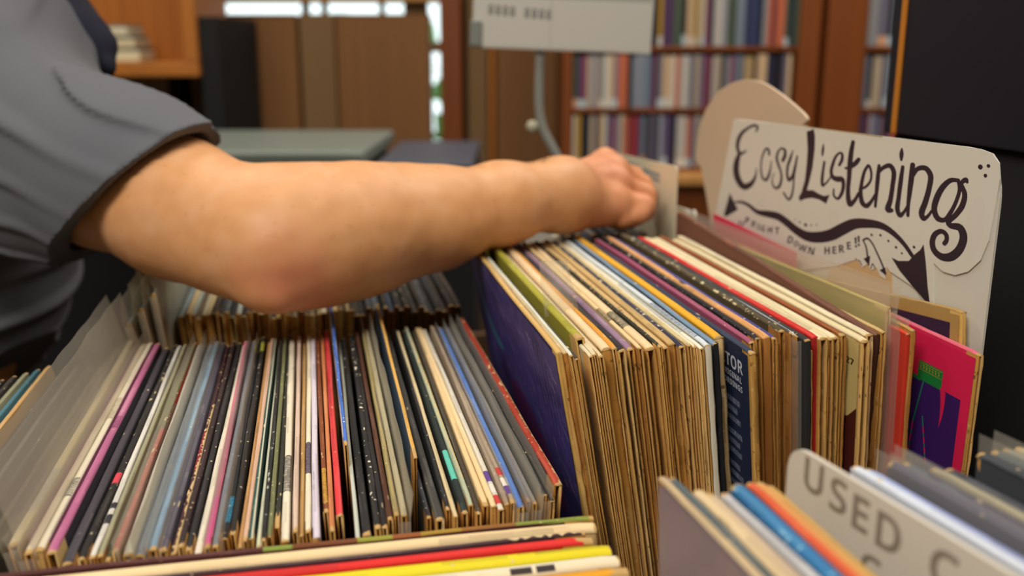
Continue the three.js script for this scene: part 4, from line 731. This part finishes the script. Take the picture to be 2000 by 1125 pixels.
// ---------------------------------------------------------------- white notice board on a grey stalk
{
  const z = -1.2, o = thing('notice_board', 'white notice board with faint printing on a bent grey stalk', 'notice board'), p = (u, v, dz = 0) => onZ(u, v, z + dz);
  const a = p(922, 92), b = p(1270, 106), base = p(1094, 330); base.y = TOP_R - 0.02; o.position.set(base.x, 0, z);
  const w = b.x - a.x, h = 0.2, c = canvasOf(1024, 910), g = c.getContext('2d');
  g.fillStyle = '#cbc9c0'; g.fillRect(0, 0, 1024, 910); g.strokeStyle = '#8f8f88'; g.lineWidth = 6;
  g.fillStyle = '#6a6c66'; for (let i = 0; i < 9; i++) if (i !== 4) { g.fillRect(80 + i * 42, 690 + i * 2, 26, 50); g.fillStyle = '#cbc9c0'; g.fillRect(88 + i * 42, 705 + i * 2, 10, 12); g.fillStyle = '#6a6c66'; }
  g.fillStyle = '#a6a69e'; g.fillRect(380, 620, 644, 26); for (let i = 0; i < 4; i++) g.fillRect(430 + i * 150, 590, 90, 12); g.fillStyle = '#bab8ae'; g.fillRect(440, 640, 8, 270);
  const bd = new THREE.Group(); bd.name = 'board'; bd.rotation.z = Math.atan2(b.y - a.y, b.x - a.x); bd.position.set((a.x + b.x) / 2 - base.x, (a.y + b.y) / 2, 0); o.add(bd);
  part('sheet', box(w, h, 0.004, 0, h / 2, 0), std({ color: 0xcbc9c0, roughness: 0.5 }), bd);
  part('printed_face', new THREE.PlaneGeometry(w - 0.004, h - 0.004).translate(0, h / 2, 0.0026), std({ map: texOf(c), roughness: 0.5 }), bd);
  part('corner_clip', rbox(0.014, 0.03, 0.012, 0.002, -w / 2 + 0.004, 0.016, 0.002), M.grey, bd);
  const pts = [p(1055, 60, -0.012), p(1055, 110, -0.012), p(1053, 170, -0.012), p(1054, 220, -0.012), p(1062, 255, -0.012), p(1080, 290, -0.012), p(1100, 330, -0.012), p(1120, 380, -0.012), p(1124, 470, -0.012)].map((q) => q.sub(o.position));
  part('stalk', new THREE.TubeGeometry(new THREE.CatmullRomCurve3(pts), 60, 0.0058, 10), std({ color: 0x8d8f88, roughness: 0.45 }), o);
  const k = p(1040, 248).sub(o.position); part('thumb_screw', new THREE.SphereGeometry(0.0075, 14, 10).scale(1, 1, 0.7).translate(k.x, k.y, -0.008), std({ color: 0xb5b39a, roughness: 0.4 }), o);
  part('foot', new THREE.CylinderGeometry(0.05, 0.05, 0.012, 24).translate(pts[8].x, 0.86, pts[8].z), M.grey, o); part('lower_stalk', new THREE.CylinderGeometry(0.0058, 0.0058, pts[8].y - 0.86, 10).translate(pts[8].x, (pts[8].y + 0.86) / 2, pts[8].z), M.grey, o);
}
// ---------------------------------------------------------------- the person reaching across the bins
function surfaceNets(sdf, lo, hi, h) {
  const nx = Math.ceil((hi.x - lo.x) / h) + 1, ny = Math.ceil((hi.y - lo.y) / h) + 1, nz = Math.ceil((hi.z - lo.z) / h) + 1, val = new Float32Array(nx * ny * nz), I = (i, j, k) => i + nx * (j + ny * k);
  // coarse skip: the fields are distances, so a far sample rules out its neighbours
  const C = 4; for (let k = 0; k < nz; k += C) for (let j = 0; j < ny; j += C) for (let i = 0; i < nx; i += C) {
    const d = sdf(lo.x + (i + C / 2) * h, lo.y + (j + C / 2) * h, lo.z + (k + C / 2) * h), far = Math.abs(d) > h * C * 1.9 + 0.012;
    for (let c = k; c < Math.min(k + C, nz); c++) for (let b = j; b < Math.min(j + C, ny); b++) for (let a = i; a < Math.min(i + C, nx); a++) val[I(a, b, c)] = far ? d : sdf(lo.x + a * h, lo.y + b * h, lo.z + c * h);
  }
  const vid = new Int32Array(nx * ny * nz).fill(-1), pos = [], idx = [], E = [[0, 1], [2, 3], [4, 5], [6, 7], [0, 2], [1, 3], [4, 6], [5, 7], [0, 4], [1, 5], [2, 6], [3, 7]], v = new Float32Array(8);
  for (let k = 0; k < nz - 1; k++) for (let j = 0; j < ny - 1; j++) for (let i = 0; i < nx - 1; i++) {
    let m = 0; for (let q = 0; q < 8; q++) { v[q] = val[I(i + (q & 1), j + ((q >> 1) & 1), k + (q >> 2))]; if (v[q] < 0) m |= 1 << q; }
    if (m === 0 || m === 255) continue;
    let x = 0, y = 0, z = 0, n = 0;
    for (const [a, b] of E) { if ((v[a] < 0) === (v[b] < 0)) continue; const t = v[a] / (v[a] - v[b]); x += (a & 1) + t * ((b & 1) - (a & 1)); y += ((a >> 1) & 1) + t * (((b >> 1) & 1) - ((a >> 1) & 1)); z += (a >> 2) + t * ((b >> 2) - (a >> 2)); n++; }
    vid[I(i, j, k)] = pos.length / 3; pos.push(lo.x + (i + x / n) * h, lo.y + (j + y / n) * h, lo.z + (k + z / n) * h);
  }
  const quad = (a, b, c, d, f) => { if (a < 0 || b < 0 || c < 0 || d < 0) return; if (f) idx.push(a, b, c, a, c, d); else idx.push(a, c, b, a, d, c); };
  for (let k = 1; k < nz - 1; k++) for (let j = 1; j < ny - 1; j++) for (let i = 1; i < nx - 1; i++) {
    const s = val[I(i, j, k)] < 0;
    if (s !== (val[I(i + 1, j, k)] < 0)) quad(vid[I(i, j - 1, k - 1)], vid[I(i, j, k - 1)], vid[I(i, j, k)], vid[I(i, j - 1, k)], s);
    if (s !== (val[I(i, j + 1, k)] < 0)) quad(vid[I(i - 1, j, k - 1)], vid[I(i - 1, j, k)], vid[I(i, j, k)], vid[I(i, j, k - 1)], s);
    if (s !== (val[I(i, j, k + 1)] < 0)) quad(vid[I(i - 1, j - 1, k)], vid[I(i, j - 1, k)], vid[I(i, j, k)], vid[I(i - 1, j, k)], s);
  }
  const nor = new Float32Array(pos.length), e = h * 0.7;
  for (let i = 0; i < pos.length; i += 3) { const [x, y, z] = [pos[i], pos[i + 1], pos[i + 2]]; let a = sdf(x + e, y, z) - sdf(x - e, y, z), b = sdf(x, y + e, z) - sdf(x, y - e, z), c = sdf(x, y, z + e) - sdf(x, y, z - e); const l = Math.hypot(a, b, c) || 1; nor[i] = a / l; nor[i + 1] = b / l; nor[i + 2] = c / l; }
  const g = new THREE.BufferGeometry(); g.setAttribute('position', new THREE.Float32BufferAttribute(pos, 3)); g.setAttribute('normal', new THREE.BufferAttribute(nor, 3)); g.setIndex(idx); return g;
}
const smin = (a, b, k) => { const h = Math.max(k - Math.abs(a - b), 0) / k; return Math.min(a, b) - h * h * k * 0.25; };
const bone = (a, b, ra, rb) => { const dx = b.x - a.x, dy = b.y - a.y, dz = b.z - a.z, l2 = dx * dx + dy * dy + dz * dz; return (x, y, z) => { const px = x - a.x, py = y - a.y, pz = z - a.z, t = Math.max(0, Math.min(1, (px * dx + py * dy + pz * dz) / l2)); return Math.hypot(px - t * dx, py - t * dy, pz - t * dz) - (ra + (rb - ra) * t); }; };
const ball = (c, r) => (x, y, z) => Math.hypot(x - c.x, y - c.y, z - c.z) - r;
const chain = (pts, k) => { const f = []; for (let i = 0; i < pts.length - 1; i++) f.push(bone(pts[i][0], pts[i + 1][0], pts[i][1], pts[i + 1][1])); return (x, y, z) => { let d = 1e3; for (const q of f) d = smin(d, q(x, y, z), k); return d; }; };
{
  const R = (px, d) => px * d / F;                                     // radius given in pixels at a depth
  const SH0 = at(-40, 225, 0.86), EL = at(548, 470, 0.705), WR = at(1085, 379, 0.838);
  // arm
  const upper = chain([[SH0, 0.058], [at(200, 340, 0.79), 0.0555], [at(350, 408, 0.755), R(130, 0.755)], [at(450, 447, 0.73), R(119, 0.73)], [at(535, 475, 0.708), R(108, 0.708)]], 0.02);
  const fore = chain([[at(545, 478, 0.706), R(106, 0.706)], [at(640, 462, 0.722), R(122, 0.722)], [at(720, 450, 0.738), R(112, 0.738)], [at(850, 426, 0.768), R(93, 0.768)], [at(980, 398, 0.805), R(73, 0.805)], [WR, R(60, 0.838)], [at(1110, 374, 0.848), R(54, 0.85)]], 0.02);
  const ulna = bone(at(540, 562, 0.688), at(880, 470, 0.762), R(28, 0.69), R(18, 0.762)), olec = bone(at(512, 566, 0.69), at(540, 568, 0.69), R(35, 0.69), R(32, 0.69)), brach = bone(at(560, 430, 0.72), at(760, 400, 0.76), R(80, 0.72), R(58, 0.76));
  // hand: palm then four fingers and thumb
  const K = { i: at(1182, 320, 0.935), m: at(1198, 336, 0.915), r: at(1204, 362, 0.897), p: at(1196, 394, 0.882) };
  const palmRoot = [at(1100, 366, 0.868), at(1098, 372, 0.86), at(1096, 380, 0.853), at(1094, 390, 0.848)];
  const palm = [['i', 0, 0.0118, 0.0135], ['m', 1, 0.012, 0.0135], ['r', 2, 0.0122, 0.0128], ['p', 3, 0.0122, 0.0118]].map(([k, n, r0, r1]) => bone(palmRoot[n], K[k], r0 + 0.003, r1));
  const F1 = [
    [[K.i, 0.0132], [at(1236, 350, 0.962), 0.0112], [at(1244, 392, 0.958), 0.0095], [at(1228, 420, 0.944), 0.008]],
    [[K.m, 0.0132], [at(1252, 366, 0.937), 0.0114], [at(1256, 402, 0.932), 0.0098], [at(1238, 428, 0.92), 0.0082]],
    [[K.r, 0.0126], [at(1258, 382, 0.913), 0.0108], [at(1258, 410, 0.908), 0.0094], [at(1234, 430, 0.9), 0.008]],
    [[K.p, 0.0118], [at(1256, 402, 0.893), 0.0098], [at(1248, 418, 0.888), 0.0086], [at(1216, 430, 0.88), 0.0076]],
  ].map((f) => chain(f, 0.006));
  const thumb = chain([[at(1112, 380, 0.88), 0.015], [at(1160, 400, 0.915), 0.0125], [at(1198, 420, 0.925), 0.0105], [at(1220, 432, 0.93), 0.0085]], 0.008);
  palm.push(bone(at(1108, 396, 0.85), at(1194, 408, 0.882), 0.0235, 0.0165), bone(at(1108, 385, 0.868), at(1190, 398, 0.905), 0.021, 0.016), bone(at(1100, 366, 0.858), at(1170, 350, 0.9), 0.018, 0.0165));
  const kn = ['i', 'm', 'r', 'p'].map((k) => ball(K[k].clone().add(V(0, 0.002, 0.001)), 0.0135));
  const tendons = [0, 1, 2, 3].map((n) => bone(palmRoot[n].clone().add(V(0.012, 0.0145, 0.002)), [K.i, K.m, K.r, K.p][n].clone().add(V(0, 0.0105, 0.002)), 0.0025, 0.0035));
  const armSdf = (x, y, z) => {
    let d = smin(upper(x, y, z), fore(x, y, z), 0.035); d = smin(d, olec(x, y, z), 0.016); d = smin(d, ulna(x, y, z), 0.016); d = smin(d, brach(x, y, z), 0.03);
    if (x > -0.02) { let h = 1e3; for (const f of palm) h = smin(h, f(x, y, z), 0.012); for (const f of kn) h = smin(h, f(x, y, z), 0.006); for (const f of tendons) h = smin(h, f(x, y, z), 0.006); h = smin(h, thumb(x, y, z), 0.01); let fi = 1e3; for (const f of F1) fi = Math.min(fi, f(x, y, z)); h = smin(h, fi, 0.005); d = smin(d, h, 0.02); }
    return d + N3(x * 60, y * 60, z * 60) * 0.0005 + N3(x * 18, y * 18, z * 18) * 0.001;
  };
  // trunk, neck and head (mostly outside the frame or under the shirt)
  const C1 = at(-95, 190, 1.02), C2 = at(-170, 470, 0.98), C3 = at(-250, 830, 0.96), NK = at(40, -40, 1.02), HD = at(110, -330, 1.03), SH2 = C1.clone().add(V(-0.06, 0.03, -0.2));
  const other = chain([[SH2, 0.05], [SH2.clone().add(V(-0.10, -0.27, -0.03)), 0.043], [C3.clone().add(V(0.03, 0.02, -0.13)), 0.036]], 0.02);
  const trunk = chain([[C1, 0.128], [C2, 0.122], [C3, 0.11]], 0.05), trap = chain([[SH0, 0.055], [C1.clone().add(V(0, 0.07, 0.03)), 0.07], [SH2, 0.055]], 0.05), neck = bone(NK.clone().add(V(-0.03, -0.06, 0)), NK.clone().add(V(0.02, 0.09, 0)), 0.06, 0.055);
  const fx = V(0.86, -0.42, 0.1).normalize(), fu = V(0.42, 0.88, 0).normalize(), fs = new THREE.Vector3().crossVectors(fx, fu), hp = (a, b, c) => HD.clone().addScaledVector(fx, a).addScaledVector(fu, b).addScaledVector(fs, c);
  const head = [bone(hp(-0.02, 0.03, 0), hp(0.02, 0.03, 0), 0.088, 0.082), bone(hp(0.035, -0.05, 0), hp(0.06, -0.075, 0), 0.055, 0.035), bone(hp(0.088, 0.02, 0), hp(0.108, -0.02, 0), 0.01, 0.014), bone(hp(0.085, -0.055, 0.015), hp(0.085, -0.055, -0.015), 0.012, 0.012), bone(hp(-0.005, 0.02, 0.085), hp(-0.01, -0.015, 0.083), 0.014, 0.01), bone(hp(-0.005, 0.02, -0.085), hp(-0.01, -0.015, -0.083), 0.014, 0.01)];
  const eyes = [ball(hp(0.088, 0.018, 0.033), 0.012), ball(hp(0.088, 0.018, -0.033), 0.012)];
  const coreSdf = (x, y, z) => { let d = smin(trunk(x, y, z), trap(x, y, z), 0.06); d = smin(d, neck(x, y, z), 0.05); let h = head[0](x, y, z); h = smin(h, head[1](x, y, z), 0.05); for (let i = 2; i < 6; i++) h = smin(h, head[i](x, y, z), 0.012); for (const e of eyes) h = Math.max(h, -e(x, y, z) - 0.006); d = smin(d, h, 0.03); d = smin(d, other(x, y, z), 0.03); return smin(d, upper(x, y, z), 0.05); };
  const person = thing('person', 'person in a grey short-sleeved shirt reaching an arm across the record bins', 'person');
  const armGeo = surfaceNets(armSdf, V(-0.40, EYE - 0.235, -1.0), V(0.165, EYE + 0.075, -0.60), 0.0032);
  const coreGeo = surfaceNets(coreSdf, V(-1.02, 0.72, -1.46), V(-0.26, 1.75, -0.72), 0.011);
  const skin = (g, fine) => {
    const p = g.attributes.position, c = new Float32Array(p.count * 3), base = col('#d69c68'), red = col('#cf6f5c'), pale = col('#deb08c'), tan = col('#c08552'), o = new THREE.Color(), elb = at(555, 560, 0.67), hand = at(1200, 350, 0.9);
    for (let i = 0; i < p.count; i++) {
      const x = p.getX(i), y = p.getY(i), z = p.getZ(i), q = V(x, y, z); o.copy(base);
      const n = N3(x * 30, y * 30, z * 30) * 0.5 + N3(x * 90, y * 90, z * 90) * 0.35; if (n > 0) o.lerp(tan, Math.min(0.5, n * 0.9)); else o.lerp(pale, Math.min(0.5, -n * 0.9));
      const e = q.distanceTo(elb) + N3(x * 40, y * 40, z * 40) * 0.02; if (e < 0.05) o.lerp(red, (1 - e / 0.05) * 0.5);
      const hd = q.distanceTo(hand) + N3(x * 45, y * 45, z * 45) * 0.025; if (hd < 0.1) o.lerp(red, (1 - hd / 0.1) * 0.5);
      if (fine && N3(x * 260, y * 260, z * 260) > 0.52) o.lerp(tan, 0.35);
      c.set([o.r, o.g, o.b], i * 3);
    }
    g.setAttribute('color', new THREE.BufferAttribute(c, 3)); return g;
  };
  part('body', mergeGeometries([skin(armGeo, true), skin(coreGeo, false)]), new THREE.MeshPhysicalMaterial({ vertexColors: true, roughness: 0.52, sheen: 0.25, sheenRoughness: 0.5, sheenColor: col('#e0a080') }), person).userData.label = 'bare tanned forearm, hand and body';
  // hair on the forearm
  {
    const ridge = [[860, 333, 0.772], [920, 332, 0.787], [980, 325, 0.805], [1040, 314, 0.824], [1075, 308, 0.834]], hs = [];
    for (let i = 0; i < 520; i++) {
      const t = rnd() * 3.999, k = Math.floor(t), f = t - k, u = ridge[k][0] + (ridge[k + 1][0] - ridge[k][0]) * f, v = ridge[k][1] + (ridge[k + 1][1] - ridge[k][1]) * f, d = ridge[k][2] + (ridge[k + 1][2] - ridge[k][2]) * f;
      const p = at(u, v + rr(2, 26), d - rr(0, 0.012)), L = rr(0.006, 0.011), c = new THREE.CylinderGeometry(0.00003, 0.00012, L, 3, 1, true).translate(0, L / 2, 0); c.rotateZ(-rr(0.5, 1.2)); c.rotateX(rr(-0.6, 0.6)); c.translate(p.x, p.y, p.z); hs.push(c);
    }
    const h = part('arm_hair', mergeGeometries(hs), std({ color: 0x5a3a22, roughness: 0.7 }), person); h.userData.kind = 'stuff';
  }
  // shirt: trunk and sleeve, hollow where the arm comes out
  const HEM = at(240, 366, 0.725), hemN = at(300, 380, 0.768).sub(at(120, 300, 0.82)).normalize(), hemX = V(0.93, -0.34, 0.14).normalize();
  const hemDir = V(0.62, -0.76, 0.12).normalize();
  const sl = chain([[SH0.clone().add(V(0, 0.004, 0)), 0.079], [at(110, 310, 0.815), 0.0725], [at(250, 372, 0.78), 0.0705], [at(420, 440, 0.74), 0.0705]], 0.03);
  const loose = bone(at(-90, 330, 0.83), at(60, 405, 0.79), 0.055, 0.034);
  const chest = chain([[C1, 0.14], [C2, 0.142], [C3, 0.142]], 0.05), yoke = chain([[SH0.clone().add(V(0, 0.008, 0)), 0.075], [at(5, 120, 0.92), 0.072], [at(-60, 0, 0.98), 0.064]], 0.05), pec = bone(at(-40, 160, 0.96), at(-90, 330, 0.94), 0.09, 0.09);
  const up = V(0.3, 0.92, 0.25).normalize(), ax = hemN.clone();
  const back = chain([[SH0.clone().add(V(-0.01, -0.005, -0.02)), 0.074], [C1.clone().add(V(-0.025, 0.06, 0.02)), 0.088], [C1.clone().add(V(-0.05, 0.06, -0.07)), 0.085], [SH2, 0.07]], 0.06), sleeve2 = bone(SH2, SH2.clone().add(V(-0.075, -0.2, -0.022)), 0.072, 0.062);
  const innerArm = (x, y, z) => armSdf(x, y, z) - 0.0045;
  const neckHole = bone(NK.clone().add(V(0.03, 0.0, 0)), NK.clone().add(V(0.05, 0.2, 0)), 0.062, 0.08);
  const shirtSdf = (x, y, z) => {
    let d = smin(sl(x, y, z), loose(x, y, z), 0.03); d = smin(d, yoke(x, y, z), 0.07); d = smin(d, smin(chest(x, y, z), pec(x, y, z), 0.05), 0.06); d = smin(d, back(x, y, z), 0.05); d = smin(d, sleeve2(x, y, z), 0.04);
    if (d < 0.03 && d > -0.03) {
      const s = (x - SH0.x) * ax.x + (y - SH0.y) * ax.y + (z - SH0.z) * ax.z, w = (x - SH0.x) * up.x + (y - SH0.y) * up.y + (z - SH0.z) * up.z, m = z;
      const q = w + N3(s * 4, w * 6, 1.7) * 0.04 - s * 0.1;
      const val = Math.max(0, Math.sin(q * 2 * Math.PI / 0.04)), fold = val * val * (0.7 + N3(s * 5 + 3, q * 12, m * 5) * 1.2), fade = clamp(1.9 - s * 5.4, 0.08, 1);
      d -= fold * 0.0062 * fade + N3(s * 9, w * 26, m * 9) * 0.0015 * (0.3 + fade);
    }
    const cut = (x - HEM.x) * hemDir.x + (y - HEM.y) * hemDir.y + (z - HEM.z) * hemDir.z + N3(x * 20, y * 20, z * 20) * 0.003;
    d = Math.max(d, cut);
    if (cut > -0.05) d = Math.max(d, -innerArm(x, y, z));
    return Math.max(d, -neckHole(x, y, z), 0.80 - y);
  };
  const sg = surfaceNets(shirtSdf, V(-0.99, 0.78, -1.45), V(-0.16, 1.52, -0.60), 0.0037);
  const wv = canvasOf(256, 256), wg = wv.getContext('2d'); wg.fillStyle = '#808080'; wg.fillRect(0, 0, 256, 256); for (let i = 0; i < 256; i += 4) { wg.fillStyle = '#a0a0a0'; wg.fillRect(i, 0, 2, 256); wg.globalAlpha = 0.5; wg.fillStyle = '#606060'; wg.fillRect(0, i, 256, 2); wg.globalAlpha = 1; }
  part('shirt', sg, std({ color: 0x5b5e64, roughness: 0.95 }), person).userData.label = 'charcoal grey knit shirt';
  // dark collar
  const cpts = [[10, -80, 0.93], [92, 4, 0.925], [150, 70, 0.925], [200, 128, 0.925]].map(([u, v, d]) => at(u, v, d));
  const collar = chain(cpts.map((p, i) => [p, [0.026, 0.024, 0.021, 0.013][i]]), 0.02), collar2 = bone(at(60, -60, 1.0), at(196, 88, 0.93), 0.03, 0.016);
  const cs = surfaceNets((x, y, z) => smin(collar(x, y, z), collar2(x, y, z), 0.01), V(-0.62, 1.2, -1.1), V(-0.3, 1.5, -0.75), 0.004);
  part('collar', cs, std({ color: 0x171a2c, roughness: 0.95 }), person).userData.label = 'dark navy collar';
  // hair and trousers
  const hair = surfaceNets((x, y, z) => { const d = head[0](x, y, z) - 0.012 + N3(x * 60, y * 60, z * 60) * 0.005, q = V(x, y, z).sub(HD); return Math.max(d, q.dot(fx) * 0.9 - q.dot(fu) * 0.9 - 0.012, -head[0](x, y, z) - 0.004); }, HD.clone().sub(V(0.16, 0.16, 0.16)), HD.clone().add(V(0.16, 0.16, 0.16)), 0.006);
  part('hair', hair, std({ color: 0x2c1d14, roughness: 0.7 }), person);
  const hip = C3.clone().setY(0.86), legs = [1, -1].map((s) => chain([[hip.clone().add(V(0, 0, s * 0.085)), 0.105], [V(hip.x + 0.02, 0.48, hip.z + s * 0.1), 0.075], [V(hip.x - 0.02, 0.1, hip.z + s * 0.11), 0.055]], 0.03)), shoes = [1, -1].map((s) => bone(V(hip.x - 0.03, 0.045, hip.z + s * 0.11), V(hip.x + 0.16, 0.035, hip.z + s * 0.12), 0.045, 0.035));
  const tg = surfaceNets((x, y, z) => { let d = smin(smin(legs[0](x, y, z), legs[1](x, y, z), 0.04), Math.hypot(x - hip.x, (y - hip.y) * 1.2, z - hip.z) - 0.138, 0.04); return Math.max(d, 0.06 - y); }, V(hip.x - 0.2, 0.03, hip.z - 0.28), V(hip.x + 0.2, 1.02, hip.z + 0.28), 0.012);
  part('trousers', tg, std({ color: 0x16161a, roughness: 0.9 }), person);
  for (const s of shoes) part('shoe', surfaceNets((x, y, z) => Math.max(s(x, y, z), 0.002 - y), V(hip.x - 0.12, -0.01, hip.z - 0.22), V(hip.x + 0.24, 0.12, hip.z + 0.22), 0.008), M.black, person);
}
finishAtlases();
renderer.render(scene, camera);
